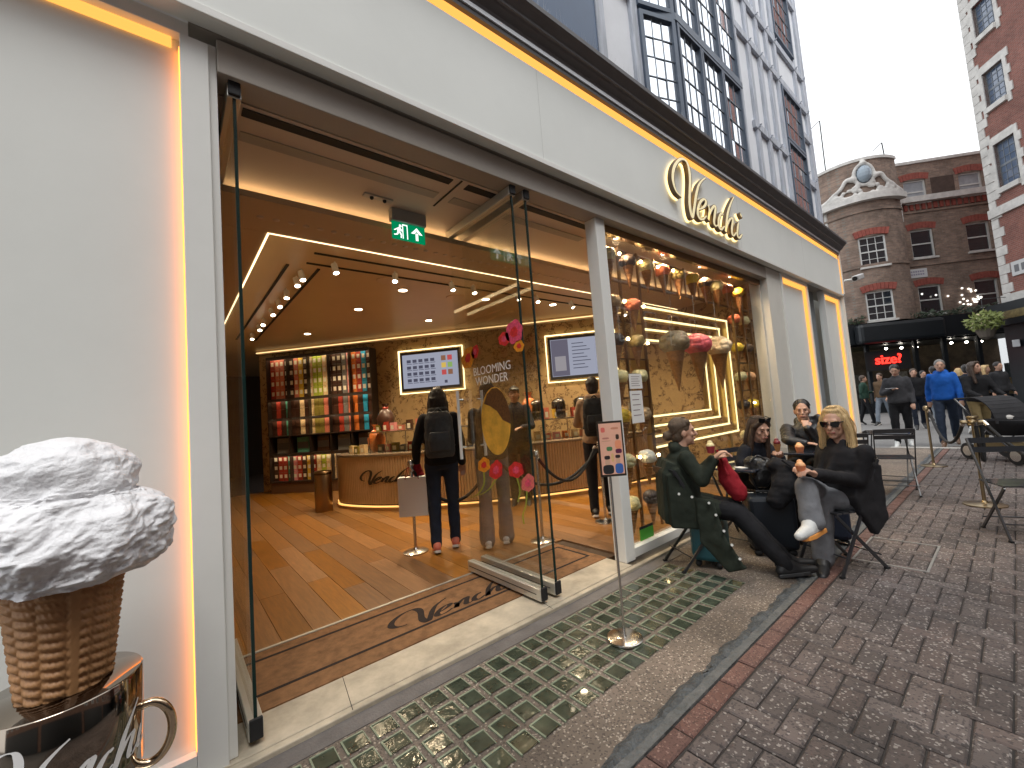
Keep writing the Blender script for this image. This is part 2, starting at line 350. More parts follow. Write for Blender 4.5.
paving = tag(MB().box((-.9, -5, -.086), (12.0, 1.098, -.012)).build('brick_paving', JOINT), 'red brown brick paving laid in herringbone', kind='structure')
def brick_mesh(a, b, mat, name='brick'):
    e = .007; h0, h1 = -.02, .0; a -= .0035; b -= .0035
    me = MB().add([(-a, -b, h0), (a, -b, h0), (a, b, h0), (-a, b, h0), (-a, -b, h1-e), (a, -b, h1-e), (a, b, h1-e), (-a, b, h1-e), (-a+e, -b+e, h1), (a-e, -b+e, h1), (a-e, b-e, h1), (-a+e, b-e, h1)],
        [(0, 1, 5, 4), (1, 2, 6, 5), (2, 3, 7, 6), (3, 0, 4, 7), (4, 5, 9, 8), (5, 6, 10, 9), (6, 7, 11, 10), (7, 4, 8, 11), (8, 9, 10, 11)]).mesh(name)
    me.materials.append(mat); return me
U_ = .1055
bs_ = brick_mesh(U_/2, U_/2, PAVER); bh = brick_mesh(U_, U_/2, PAVER); bv = brick_mesh(U_/2, U_, PAVER); bb = brick_mesh(.107, .046, PAVER2)
def inview(p, mg=20):
    d = V(p)-V((0, 0, CH)); w = d.dot(CF)
    if w < .2: return False
    X = 512+FPX*d.dot(CR)/w; Y = 384-FPX*d.dot(CU)/w; return -mg < X < 1024+mg and -mg < Y < 768+mg
cand = []
for i in range(-10, 118):
    for j in range(-52, 1):
        t = (i-j) % 4; x0 = i*U_; y0 = .994+(j-1)*U_
        if t == 0: cand.append((bh, x0+U_, y0+U_/2))
        elif t == 3 and j < 0: cand.append((bv, x0+U_/2, y0+U_))
        elif t == 3: cand.append((bs_, x0+U_/2, y0+U_/2))
for i in range(-4, 56): cand.append((bb, i*.2155+.04, 1.045))
near, rest = [], []
seen_ = [c for c in cand if inview((c[1], c[2], 0), 10)]
seen_.sort(key=lambda c: c[1]**2+c[2]**2)
near = seen_[:295]; ids_ = {id(c) for c in near}; rest = [c for c in cand if id(c) not in ids_]
for me, x, y in near:
    o = bpy.data.objects.new('brick', me); fin(o, paving); o.location = (x, y, random.uniform(-.003, .002)); o.rotation_euler = (random.uniform(-.012, .012), random.uniform(-.012, .012), random.uniform(-.012, .012))
for mt_, sel, nm in ((PAVER, (bh, bv, bs_), 'far_bricks'), (PAVER2, (bb,), 'far_border_bricks')):
    q = MB(); rn = []
    for me, x, y in rest:
        if me in sel:
            dz = random.uniform(-.003, .002); k = len(q.f); q.add([v.co+V((x, y, dz)) for v in me.vertices], [tuple(p.vertices) for p in me.polygons]); rn += [random.random()]*(len(q.f)-k)
    o = q.build(nm, mt_, paving); a = o.data.attributes.new('rnd', 'FLOAT', 'FACE'); a.data.foreach_set('value', rn); tag(o, kind='stuff')
# square recessed manhole frame among the bricks
mh = thing('manhole_cover', 'brick filled manhole cover with thin steel frame beside the blonde woman', 'manhole', (4.55, .78, 0))
for a, b in (((4.25, .55, -.004), (4.27, 1.0, .005)), ((4.95, .55, -.004), (4.97, 1.0, .005)), ((4.27, .55, -.004), (4.95, .565, .0045)), ((4.27, .985, -.004), (4.95, 1.0, .0045))):
    MB().box(a, b).build('frame_bar', M('worn_steel', (.33, .32, .30), .45, .6, var=.2, vs=10), mh)

# ------------------------------------------------------------------ shop floor, threshold, mat
th_ = tag(MB().box((.0, 2.19, -.08), (11.0, 2.232, .022)).box((.0, 2.2325, -.08), (3.02, 2.505, .026)).build('threshold', STONE, bevel=.006), 'cream stone doorstep along the shop front', kind='structure')
for x, a, b in ((.66, 2.1905, 2.505), (2.02, 2.1905, 2.505)): MB().prism([(x, a, .0262), (x+.05, b, .0262), (x+.053, b, .0262), (x+.0035, a, .0262)], (0, 0, .0006)).build('stone_joint', DARK, th_)
fl = tag(MB().box((.05, 2.51, -.08), (9.3, 16, .012)).build('shop_floor', M('floor_base', (.05, .025, .01), .7)), 'oak plank floor of the shop', kind='structure')
PW = .187
for i in range(0, 34):
    x0 = .17+i*PW; y = 3.19-random.random()*1.2 if i > 15 else 3.19-random.random()*.9
    first = True
    if x0 > 3.0: y = 2.52
    while y < 11:
        L_ = random.choice((1.4, 1.8, 2.2)); a = max(y, 3.19 if x0 < 3.05 else 2.52); b = min(y+L_, 11)
        if x0 > 3.05 and a < 3.2: a = max(y, 2.52)
        if b-a > .05 and inview((x0+PW/2, (a+b)/2, .03), 400): MB().box((x0+.0012, a+.0012, .012), (x0+PW-.0012, b-.0012, .03)).build('plank', OAK, fl, bevel=.0015)
        y += L_
mat_ = thing('door_mat', 'brown coir door mat with dark border and script lettering inside the entrance', 'door mat', (1.6, 2.85, .012))
COIR = M('coir_fibre', (.30, .150, .062), .95, var=.35, vs=14, bump=.8, bs=300)
COIRD = M('coir_dark', (.028, .016, .012), .95, bump=.8, bs=300)
MB().box((.21, 2.512, .0125), (3.03, 3.165, .027)).build('pile', COIR, mat_)
for a, b in (((.27, 2.655, .027), (2.97, 2.677, .0285)), ((.27, 3.045, .027), (2.97, 3.067, .0285)), ((.27, 2.6775, .027), (.30, 3.0445, .0285)), ((2.945, 2.6775, .027), (2.97, 3.0445, .0285))):
    MB().box(a, b).build('border_line', COIRD, mat_)
MB().box((.21, 3.166, .0125), (3.03, 3.188, .032)).build('edge_strip', ALU, mat_)
s_ = 1.05/LW
lettering(MB(), lambda u, v, d: V((1.13+u*s_, 2.70+v*s_*.62, .0275+d)), pen=.085, thin=.25, depth=.0015).build('lettering', COIRD, mat_)

# ------------------------------------------------------------------ shop building: front
shop = thing('shop_building', 'white panelled shop front with lit edges below a half timbered upper storey', 'building', (5.5, 2.3, 0))
XE = 11.05
# left panel with lit recessed border and slim frame
MB().box((-3, 2.30, -.05), (.085, 2.42, 3.285)).build('wall_panel', WHITE, shop)
MB().box((.0635, 2.264, .12), (.066, 2.2985, 3.17)).build('light_strip', emit('led_warm_side', (1.0, .27, .04), 2.6), shop)
MB().box((-3, 2.285, 3.175), (.0395, 2.2995, 3.2215)).build('light_strip', LEDW, shop)
MB().box((-3, 2.255, .05), (.065, 2.299, .11)).build('panel_frame', WHITE2, shop)
MB().box((-3, 2.244, 3.222), (.1, 2.299, 3.286)).build('panel_frame', WHITE2, shop, bevel=.003)
MB().box((.067, 2.24, -.02), (.172, 2.299, 3.2215)).build('panel_frame', WHITE2, shop, bevel=.003)
MB().box((.1725, 2.262, .027), (.205, 2.60, 3.24)).build('jamb', WHITE2, shop, bevel=.003)
MB().box((.19, 2.601, .03), (.235, 2.75, 3.1)).build('jamb', JAMB, shop)
# fascia
MB().box((-3, 2.16, 3.29), (XE, 2.24, 4.075)).build('fascia', WHITE, shop, bevel=.004)
MB().box((-3, 2.148, 3.288), (XE+.002, 2.1595, 3.33)).build('fascia_edge', WHITE2, shop, bevel=.003)
MB().box((-3, 2.17, 4.0905), (XE-.05, 2.20, 4.165)).box((-3, 2.165, 4.0755), (XE-.05, 2.2, 4.09)).build('light_strip', LEDW, shop)
MB().box((XE-.055, 2.149, 3.34), (XE-.04, 2.1595, 4.085)).build('light_strip', LEDW, shop)
MB().box((XE-.038, 2.13, 3.33), (XE, 2.1595, 4.2)).build('fascia_edge', WHITE2, shop)
MB().box((-3, 2.14, 4.166), (XE, 2.30, 4.205)).build('cornice_lip', CORN, shop)
MB().box((-3, 2.128, 4.2055), (XE+.01, 2.30, 4.238)).build('flashing', FLASH, shop)
cp = [(2.30, 4.2385), (2.135, 4.2385), (2.125, 4.27), (2.085, 4.30), (2.075, 4.315), (2.062, 4.318), (2.06, 4.335), (2.02, 4.375), (2.0, 4.39), (1.998, 4.425), (2.30, 4.43)]
MB().prism([(-3, y, z) for y, z in cp], (XE+3.04, 0, 0)).build('cornice', CORN, shop)
for x in (-.6, 2.28, 5.95, 8.6): MB().box((x, 2.1592, 3.335), (x+.003, 2.1599, 4.07)).build('panel_joint', M('joint_grey', (.56, .57, .54), .6), shop)
# header / soffit over the opening
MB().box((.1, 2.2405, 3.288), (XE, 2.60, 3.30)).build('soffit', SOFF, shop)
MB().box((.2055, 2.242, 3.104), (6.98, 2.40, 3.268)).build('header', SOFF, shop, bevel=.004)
# post between doors and window, window frame
MB().box((3.02, 2.285, .024), (3.15, 2.41, 3.1035)).build('post', WHITE2, shop, bevel=.004)
MB().box((3.1505, 2.31, .024), (6.98, 2.39, .105)).build('window_sill', WHITE2, shop, bevel=.004)
MB().box((3.1505, 2.34, 3.03), (6.98, 2.39, 3.1035)).build('window_head', BRONZE, shop)
MB().box((6.94, 2.34, .1055), (6.98, 2.395, 3.03)).build('window_jamb', JAMB, shop)
MB().box((3.1505, 2.36, .1055), (6.9395, 2.372, 3.0295)).build('window_pane', GLASS, shop)
# white pier, lit panels and dark slot at the far end
MB().box((6.985, 2.245, .0), (7.55, 2.5, 3.287)).build('pier', JAMB, shop, bevel=.004)
def lit_panel(x0, x1, right=True):
    MB().box((x0, 2.275, .0), (x1, 2.33, 3.287)).build('wall_panel', WHITE, shop)
    MB().box((x0, 2.225, .0), (x0+.06, 2.2745, 3.287)).build('panel_frame', WHITE2, shop)
    MB().box((x1-.06, 2.225, .0), (x1, 2.2745, 3.287)).build('panel_frame', WHITE2, shop)
    MB().box((x0+.0605, 2.225, 3.22), (x1-.0605, 2.2745, 3.287)).build('panel_frame', WHITE2, shop)
    MB().box((x1-.16, 2.25, .1), (x1-.0605, 2.274, 3.15)).build('light_strip', LEDW, shop)
    MB().box((x0+.0605, 2.25, 3.15), (x1-.0605, 2.274, 3.2195)).build('light_strip', LEDW, shop)
lit_panel(7.552, 8.9)
MB().box((8.9005, 2.40, .0), (9.85, 2.45, 3.287)).build('side_window', M('grey_blind', (.20, .22, .24), .35, var=.1), shop)
MB().box((8.9005, 2.30, .0), (9.0, 2.3995, 3.287)).build('window_jamb', JAMB, shop)
lit_panel(9.852, XE)
MB().box((XE, 2.16, -.05), (XE+.03, 9, 4.2)).build('side_wall', WHITE, shop)
# bird spikes along the cornice: thin wires, far too many to count
sp = MB()
for i in range(900):
    x = random.uniform(1.2, 10.9); y = random.uniform(2.03, 2.12); a = random.uniform(-.5, .5); b = random.uniform(-.5, .3); h = .12
    p = V((x, y, 4.425)); q = p+V((math.sin(a)*h, math.sin(b)*h, h)); d = V((.0013, 0, 0)); e = V((0, .0013, 0))
    sp.add([p-d, p+d, p+e, q], [(0, 1, 3), (1, 2, 3), (2, 0, 3)])
tag(sp.build('bird_spikes', M('spike_wire', (.5, .5, .5), .3, 1), shop), kind='stuff')
# upper storey: render panels between timber posts, oriel, sash windows
WY = 2.30; ZT = 11.6
MB().box((-3, WY+.02, 4.43), (XE-.35, 8, ZT)).build('upper_wall', RENDER_, shop)
def timber(a, b, w=.13, d=.05):
    return MB().bar(a, b, w, d, up=(0, 1, 0)).build('timber', TIMBER, shop, bevel=.006)
for x in (3.40, 4.05, 6.98, 7.55, 8.05, 8.52, 8.95, 10.1, 10.60): timber((x, WY, 4.43), (x, WY, ZT))
for z, x0, x1 in ((5.75, 7.4, 8.9), (7.25, 6.4, 10.6), (8.0, 3.4, 10.6), (9.6, 3.4, 10.6), (5.9, 3.4, 4.0), (7.2, 3.4, 4.0), (5.6, 10.1, 10.6), (6.6, 10.1, 10.6)):
    MB().box((x0, WY-.032, z-.065), (x1, WY+.018, z+.065)).build('timber_rail', TIMBER, shop, bevel=.006)
for x in (7.55, 8.05, 8.52, 8.95, 10.1, 10.6):
    for z in (5.75, 7.25, 8.0):
        for s in (-1, 1): MB().cap((x+s*.03, WY-.04, z+.03*s), .012, (x+s*.03, WY-.055, z+.03*s), .012, 8).build('timber_peg', TIMBER, shop)
for x0, x1, z0, z1 in ((1.4, 3.33, 4.43, 7.9), (6.36, 6.91, 4.43, 7.18)):
    MB().box((x0, WY-.012, z0), (x1, WY+.018, z1)).build('navy_panel', NAVY, shop)
SKYGL = M('window_glass', (.85, .89, .95), .04, .95)
LEADC = M('lead_came', (.20, .22, .25), .5, .4)
def leaded(o_, ux, w, h, nx, nz, frame=.05, name='window', leads=True, parent=None):
    """framed window on a vertical plane: o_ = lower left, ux = unit along, outward = ux x z"""
    parent = parent or shop; ux = V(ux).normalized(); out = ux.cross(V((0, 0, 1))); o_ = V(o_); up = V((0, 0, 1))
    q = MB()
    for a, b in ((o_, o_+up*h), (o_+ux*w, o_+ux*w+up*h)): q.bar(a-up*frame/2, b+up*frame/2, frame, .07, up=out)
    for z in (0, h): q.bar(o_+ux*frame/2+up*z, o_+ux*(w-frame/2)+up*z, .068, frame, up=up)
    fr_ = q.build(name, NAVYF, parent)
    for i in range(nx):
        for j in range(nz):
            a = o_+ux*(frame/2+(w-frame)*i/nx)+up*(frame/2+(h-frame)*j/nz); b = a+ux*(w-frame)/nx+up*(h-frame)/nz
            tl = V((random.uniform(-.004, .004), random.uniform(-.004, .004), 0))
            MB().prism([a, a+ux*(w-frame)/nx+tl, b+tl, b-ux*(w-frame)/nx], -out*.006).build('pane', SKYGL, fr_)
    if leads:
        q = MB()
        for i in range(1, nx): q.bar(o_+ux*(frame/2+(w-frame)*i/nx)+up*frame/2+out*.003, o_+ux*(frame/2+(w-frame)*i/nx)+up*(h-frame/2)+out*.003, .011, .008, up=out)
        for j in range(1, nz): q.bar(o_+ux*frame/2+up*(frame/2+(h-frame)*j/nz)+out*.0045, o_+ux*(w-frame/2)+up*(frame/2+(h-frame)*j/nz)+out*.0045, .008, .011, up=up)
        q.build('lead_came', LEADC, fr_)
    return fr_
NAVYF = M('window_frame_paint', (.10, .13, .18), .45, var=.15, vs=6)
ly = 2.12
A_, B_ = V((4.13, 2.27, 4.5)), V((4.55, ly, 4.5)); dl = (B_-A_)
leaded(A_, dl, dl.length, 1.22, 3, 5); leaded(A_+V((0, 0, 1.33)), dl, dl.length, 1.6, 3, 5)
for k in range(3):
    x0 = 4.62+k*.585
    leaded((x0, ly-.01, 4.5), (1, 0, 0), .55, 1.22, 3, 4, .045); leaded((x0, ly-.01, 5.83), (1, 0, 0), .55, 1.6, 3, 5, .045)
MB().prism([(4.1, WY+.01, 5.735), (4.57, ly-.05, 5.735), (6.4, ly-.05, 5.735), (6.4, WY+.01, 5.735)], (0, 0, .085)).build('oriel_transom', NAVYF, shop)
MB().prism([(4.1, WY+.01, 4.43), (4.57, ly-.05, 4.43), (6.4, ly-.05, 4.43), (6.4, WY+.01, 4.43)], (0, 0, .06)).build('oriel_sill', NAVYF, shop)
MB().prism([(4.15, WY+.01, 7.45), (4.57, ly-.05, 7.45), (6.4, ly-.05, 7.45), (6.4, WY+.01, 7.45)], (0, 0, .2)).build('oriel_head', TIMBER, shop)
MB().prism([(4.2, WY+.015, 4.49), (4.62, ly+.06, 4.49), (6.36, ly+.06, 4.49), (6.36, WY+.015, 4.49)], (0, 0, 2.96)).build('oriel_core', DARK, shop)
leaded((9.02, WY-.01, 4.75), (1, 0, 0), 1.02, 1.3, 4, 4); leaded((9.02, WY-.01, 6.12), (1, 0, 0), 1.02, 1.0, 4, 3)
leaded((9.02, WY-.01, 8.2), (1, 0, 0), 1.02, 1.3, 4, 4)
leaded((5.2, WY-.01, 8.3), (1, 0, 0), 1.4, 1.2, 4, 4)
MB().box((XE-.36, WY-.02, 4.43), (XE-.25, 8, ZT)).build('corner_post', TIMBER, shop)

# shop sign: raised script letters with lit sides
sg = thing('shop_sign', 'raised gold script letters reading Venchi on the white fascia', 'sign', (4.95, 2.15, 3.3))
lettering(MB(), lambda u, v, d: V((_u0+u, 2.1585-d, _v0+v+.01)), pen=.085, thin=.5, depth=.022).build('letter_halo', emit('sign_glow', (1, .72, .30), 1.6), sg)
lettering(MB(), lambda u, v, d: V((_u0+u-.004, 2.136-d, _v0+v+.012)), pen=.075, thin=.5, depth=.045).build('letter_face', M('bronze_letter', (.17, .12, .075), .3, .9), sg)
lettering(MB(), lambda u, v, d: V((_u0+u-.012, 2.090-d, _v0+v+.012)), pen=.045, thin=.5, depth=.003).build('letter_front', M('cream_gold_letter', (.85, .74, .45), .35, .2, em=(1, .85, .5), es=.25), sg)
# CCTV camera at the far corner
cc = thing('security_camera', 'white bullet security camera on the far corner of the fascia', 'camera', (11.08, 2.13, 3.6))
MB().tube([(11.08, 2.12, 3.62), (11.15, 2.0, 3.62)], .02).build('bracket', WHITE2, cc)
MB().bar((11.02, 1.93, 3.60), (11.42, 1.90, 3.70), .12, .11).build('housing', M('cam_white', (.5, .5, .5), .4), cc, bevel=.02)
MB().tube([(11.03, 1.931, 3.602), (11.0, 1.932, 3.595)], .045).build('lens', BLACKM, cc)
# ------------------------------------------------------------------ shop interior: walls, ceiling, coves
def wallpaper():
    mt = M('floral_wallpaper', (.42, .285, .135), .6, var=.15, vs=2.5)
    t = mt.node_tree; L = t.links.new; b = t.nodes['Principled BSDF']; src = b.inputs['Base Color'].links[0].from_socket
    g_ = nd(t, 'ShaderNodeNewGeometry'); n = nd(t, 'ShaderNodeTexNoise'); n.inputs['Scale'].default_value = 5; n.inputs['Detail'].default_value = 2; n.inputs['Distortion'].default_value = 1.5; L(g_.outputs['Position'], n.inputs['Vector'])
    q = nd(t, 'ShaderNodeMapRange'); q.inputs[1].default_value = .50; q.inputs[2].default_value = .56; L(n.outputs['Fac'], q.inputs[0])
    n2 = nd(t, 'ShaderNodeTexNoise'); n2.inputs['Scale'].default_value = 22; n2.inputs['Detail'].default_value = 2; n2.inputs['Distortion'].default_value = 2; L(g_.outputs['Position'], n2.inputs['Vector'])
    q2 = nd(t, 'ShaderNodeMapRange'); q2.inputs[1].default_value = .42; q2.inputs[2].default_value = .56; L(n2.outputs['Fac'], q2.inputs[0])
    mu = nd(t, 'ShaderNodeMath', operation='MULTIPLY'); L(q.outputs[0], mu.inputs[0]); L(q2.outputs[0], mu.inputs[1])
    k = nd(t, 'ShaderNodeMix', data_type='RGBA'); L(mu.outputs[0], k.inputs[0]); L(src, k.inputs[6]); k.inputs[7].default_value = (.115, .062, .028, 1)
    L(k.outputs[2], b.inputs['Base Color']); return mt
WP = wallpaper()
CEIL = M('ceiling_paint', (.62, .52, .43), .6, var=.03, vs=1)
CEIL2 = M('ceiling_bronze', (.56, .42, .24), .42, .0, var=.06, vs=1)
CEIL3 = M('ceiling_band', (.56, .43, .29), .5)
LEDC2 = emit('led_cove_edge', (1, .70, .36), 2.2)
wd = V((.655, -.755, 0)).normalized(); w0 = V((1.44, 11.15, 0)); wn_ = V((-wd.y, wd.x, 0))   # wn_ points behind the wall (+y)
def wq(s, d, z): return w0+wd*s-wn_*d+V((0, 0, z))       # along the back wall, d metres in front of it
def wbox(s0, s1, d0, d1, z0, z1, mb=None):
    return (mb or MB()).prism([wq(s0, d0, z0), wq(s1, d0, z0), wq(s1, d1, z0), wq(s0, d1, z0)], (0, 0, z1-z0))
tag(wbox(.28, 11.6, 0, -.25, 0, 3.2).build('back_wall', WP), 'floral bronze wallpaper wall behind the counter', kind='structure')
tag(MB().box((.0, 2.76, 0), (.12, 16, 3.2)).build('side_wall', WP), kind='structure')
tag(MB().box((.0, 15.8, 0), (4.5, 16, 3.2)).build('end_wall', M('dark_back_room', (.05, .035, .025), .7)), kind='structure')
tag(MB().box((7.0, 2.51, 0), (7.1, 4.6, 3.2)).build('display_side_wall', WP), kind='structure')
ce = tag(MB().box((.12, 2.41, 3.105), (9.2, 3.62, 3.15)).build('shop_ceiling', CEIL), 'pale entrance ceiling with black slots and lit coves', kind='structure')
MB().box((.12, 3.62, 3.205), (9.6, 16, 3.26)).build('main_ceiling', CEIL2, ce)
MB().box((.12, 3.17, 2.985), (9.2, 3.70, 3.03)).build('cove_band', CEIL3, ce)
MB().box((.12, 3.705, 2.985), (.64, 12, 3.03)).build('cove_band', CEIL3, ce)
MB().box((.3, 3.285, 3.031), (9.0, 3.30, 3.045)).build('cove_light', LEDIN, ce)
MB().box((.655, 3.7005, 2.99), (9.0, 3.7025, 3.028)).build('cove_light', LEDC2, ce)
MB().box((.6545, 3.7005, 2.980), (9.0, 3.712, 2.986)).build('cove_light', LEDC2, ce)
MB().box((.6405, 3.715, 2.980), (.654, 11, 3.02)).build('cove_light', LEDC2, ce)
wbox(.3, 11, .02, .10, 3.12, 3.2).build('wall_cornice', CEIL3, ce)
wbox(.3, 11, .10, .115, 3.15, 3.165).build('cove_light', emit('led_dim', (1, .66, .3), 1.2), ce)
for i in range(44):      # small domes along the band
    MB().ell((.55+i*.105, 3.44, 2.986), (.027, .027, .012), n=10, k=4).build('ceiling_stud', CEIL, ce)
for a, b, mt in (((.33, 2.44, 3.10), (1.62, 2.51, 3.1045), BLACKM), ((1.75, 2.44, 3.10), (2.02, 2.51, 3.1045), BLACKM), ((2.22, 2.44, 3.10), (3.3, 2.51, 3.1045), BLACKM),
                 ((.34, 2.65, 3.10), (1.62, 2.74, 3.1045), SOFF), ((1.75, 2.65, 3.10), (2.02, 2.74, 3.1045), SOFF), ((2.22, 2.65, 3.10), (3.3, 2.74, 3.1045), SOFF)):
    MB().box(a, b).build('ceiling_slot' if mt is BLACKM else 'ceiling_grille', mt, ce)
MB().box((1.675, 2.42, 3.102), (1.69, 2.85, 3.1045)).build('ceiling_joint', DARK, ce)
el = thing('emergency_light', 'small white twin emergency spotlight plate on the entrance ceiling', 'light', (1.25, 2.95, 3.1))
MB().box((1.15, 2.92, 3.092), (1.37, 2.97, 3.1045)).build('plate', M('plate_grey', (.5, .46, .42), .4), el)
for x in (1.21, 1.31): MB().cap((x, 2.945, 3.092), .014, (x, 2.945, 3.085), .014).build('spot', BLACKM, el)
# tracks with spotlights
def track(name, label, p, q, spots, w=.16, beams=None):
    t = thing(name, label, 'track light', p); p, q = V(p), V(q); d = (q-p).normalized(); s = V((-d.y, d.x, 0))
    for k in (-1, 1): MB().bar(p+s*w*k, q+s*w*k, .03, .012).build('rail', DARK, t)
    for u in spots:
        c = p+d*u-V((0, 0, .02)); a = random.uniform(-.5, .5); aim = V((a*.4, random.uniform(-.45, -.2), -.8)).normalized()
        MB().cap(c+V((0, 0, .02)), .01, c-V((0, 0, .05)), .01, 8).build('stem', WHITE2, t)
        h = MB().tube([c-V((0, 0, .05))-aim*.05, c-V((0, 0, .05))+aim*.06], .034, 14).build('spotlight', WHITE2, t)
        MB().tube([c-V((0, 0, .05))+aim*.0605, c-V((0, 0, .05))+aim*.064], .028, 14).build('lamp', emit('lamp_face', (1, .84, .60), 14), h)
        if beams and u in beams:
            ld = bpy.data.lights.new('track_beam', 'SPOT'); ld.energy = 70; ld.color = (1, .80, .55); ld.spot_size = R(80); ld.spot_blend = .8; ld.shadow_soft_size = .03
            lo = bpy.data.objects.new('track_beam', ld); fin(lo, t); lo.location = c-V((0, 0, .05))+aim*.075-OFF[t.name]; lo.rotation_euler = aim.to_track_quat('-Z', 'Y').to_euler()
    return t
track('lighting_track', 'black ceiling track with white spotlights running along the shop front', (1.2, 4.66, 3.2), (7.6, 4.66, 3.2), [.25, .95, 1.75, 2.1, 2.9, 3.3, 4.1, 4.9, 5.6], beams=(.25, 1.75, 2.9, 4.1))
track('lighting_track', 'black ceiling track with a row of spotlights running deep into the shop', (1.2, 4.95, 3.2), (1.2, 9.5, 3.2), [.1, .35, .9, 1.4, 1.9, 2.6, 3.0, 3.8])
for k, (x, y) in enumerate([(2.55, 5.3), (2.35, 6.5), (2.1, 8.6), (3.75, 6.8), (3.9, 5.2), (5.2, 5.0), (5.6, 4.2)]):
    dl_ = thing('downlight', ['recessed ceiling downlight nearest the entrance', 'recessed downlight in the middle of the bronze ceiling', 'recessed downlight above the chocolate shelves', 'recessed downlight above the left screen', 'recessed downlight over the counter bend', 'recessed downlight before the right screen', 'recessed downlight beside the window display'][k], 'downlight', (x, y, 3.2), 'recessed ceiling downlights')
    MB().lathe([(.062, -.004), (.07, -.004), (.07, .004), (.062, .004)], (x, y, 3.2), 20, cap=False).build('ring', WHITE2, dl_)
    MB().lathe([(.055, -.002), (.055, .0)], (x, y, 3.2), 20).build('lamp', emit('lamp_face', (1, .84, .60), 14), dl_)
    ld = bpy.data.lights.new('downlight_beam', 'SPOT'); ld.energy = 95; ld.color = (1, .78, .49); ld.spot_size = R(125); ld.spot_blend = .7; ld.shadow_soft_size = .06
    lo = bpy.data.objects.new('downlight_beam', ld); fin(lo, dl_); lo.location = (0, 0, -.03)
for k, (x, y) in enumerate([(2.2, 5.0), (3.4, 5.3)]):
    dl_ = thing('ceiling_speaker', ['round grey ceiling speaker behind the exit sign', 'round grey ceiling speaker deeper in the shop'][k], 'speaker', (x, y, 3.2))
    MB().lathe([(.13, -.006), (.14, 0), (.14, .004)], (x, y, 3.2), 24).build('grille', CEIL3, dl_)
# exit sign
ex = thing('exit_sign', 'green emergency exit sign with running figure and arrow hanging from the ceiling', 'sign', (1.55, 3.05, 2.85))
EW = emit('exit_white', (.9, 1, .92), .9)
MB().box((1.40, 3.02, 3.0), (1.70, 3.08, 3.10)).build('housing', M('exit_grey', (.34, .34, .34), .5), ex)
MB().box((1.405, 3.045, 2.855), (1.695, 3.055, 2.999)).build('panel', emit('exit_green', (.0, .16, .06), .9), ex)
q = MB()
def X_(*pts): q.prism([(1.405+u*.29, 3.044, 2.855+v*.144) for u, v in pts], (0, -.0015, 0))
X_((.30, .08), (.30, .92), (.46, .92), (.46, .08), (.435, .08), (.435, .85), (.325, .85), (.325, .08))
X_((.20, .74), (.245, .70), (.285, .76), (.265, .86), (.215, .86)); X_((.14, .62), (.19, .70), (.25, .68), (.245, .50), (.22, .38), (.15, .42)); X_((.20, .40), (.25, .42), (.285, .27), (.27, .10), (.235, .10), (.245, .25)); X_((.15, .42), (.20, .38), (.15, .24), (.05, .20), (.045, .26), (.115, .29)); X_((.13, .62), (.16, .66), (.115, .52), (.06, .47), (.05, .52), (.09, .56)); X_((.25, .66), (.29, .56), (.295, .47), (.275, .47), (.265, .54), (.24, .60))
X_((.70, .12), (.78, .12), (.78, .55), (.70, .55)); X_((.56, .5), (.74, .88), (.92, .5), (.82, .5), (.74, .66), (.66, .5))
q.build('pictogram', EW, ex)

# ------------------------------------------------------------------ chocolate shelves on the back wall
S0, S1 = .70, 3.15
sh = thing('chocolate_shelf', 'tall dark wall unit of packed chocolate shelves by the back wall', 'shelf', tuple(wq(1.9, .15, 0)))
SHD = M('shelf_dark', (.035, .022, .016), .45)
wbox(S0, S1, .005, .03, .03, 2.98).build('back_panel', SHD, sh)
for s in [S0+(S1-S0)*k/5 for k in range(6)]: wbox(s-.008, s+.008, .0305, .30, .27, 2.98).build('upright', SHD, sh)
ZS = [.03, .27, .86, 1.25, 1.63, 2.05, 2.98]
for z in ZS[1:]: wbox(S0, S1, .0305, .302, z-.012, z+.012).build('shelf_board', SHD, sh)
wbox(S0, S1, .0305, .28, .03, .25).build('plinth', M('plinth_brown', (.12, .06, .03), .5), sh)
SHL = emit('shelf_led', (1, .80, .52), 9.0)
for z in (2.05, 2.98, .86, 1.63): wbox(S0+.01, S1-.01, .262, .275, z-.025, z-.0125).build('shelf_light', SHL, sh); wbox(S0, S1, .29, .3015, z-.05, z-.0125).build('shelf_lip', SHD, sh)
cols = {'dark brown': (.06, .025, .015), 'red': (.42, .05, .03), 'cream': (.75, .55, .3), 'yellow': (.75, .5, .06), 'lime green': (.42, .5, .05), 'pink': (.75, .3, .3), 'orange': (.75, .2, .04), 'blue': (.03, .33, .55), 'teal green': (.1, .35, .25), 'grey': (.2, .19, .18), 'salmon': (.65, .2, .13), 'olive': (.25, .2, .04)}
PK = {k: M('pack_'+k.replace(' ', '_'), c, .35, var=.2, vs=30, coat=.2) for k, c in cols.items()}
PKW = M('pack_badge', (.8, .75, .6), .4)
top = ['red', 'salmon', 'salmon', 'dark brown', 'dark brown', 'salmon', 'yellow', 'dark brown', 'cream', 'lime green', 'lime green', 'cream', 'dark brown', 'dark brown', 'dark brown', 'grey', 'pink', 'orange', 'red', 'blue', 'dark brown']
mid = ['dark brown', 'red', 'dark brown', 'teal green', 'dark brown', 'dark brown', 'cream', 'dark brown', 'cream', 'olive', 'olive', 'salmon', 'dark brown', 'dark brown', 'red', 'grey', 'salmon', 'orange', 'dark brown', 'blue', 'dark brown']
low = ['dark brown', 'red', 'red', 'teal green', 'pink', 'red', 'dark brown', 'yellow', 'red', 'cream', 'lime green', 'cream', 'cream', 'grey', 'dark brown', 'salmon', 'pink', 'red', 'orange', 'blue', 'grey']
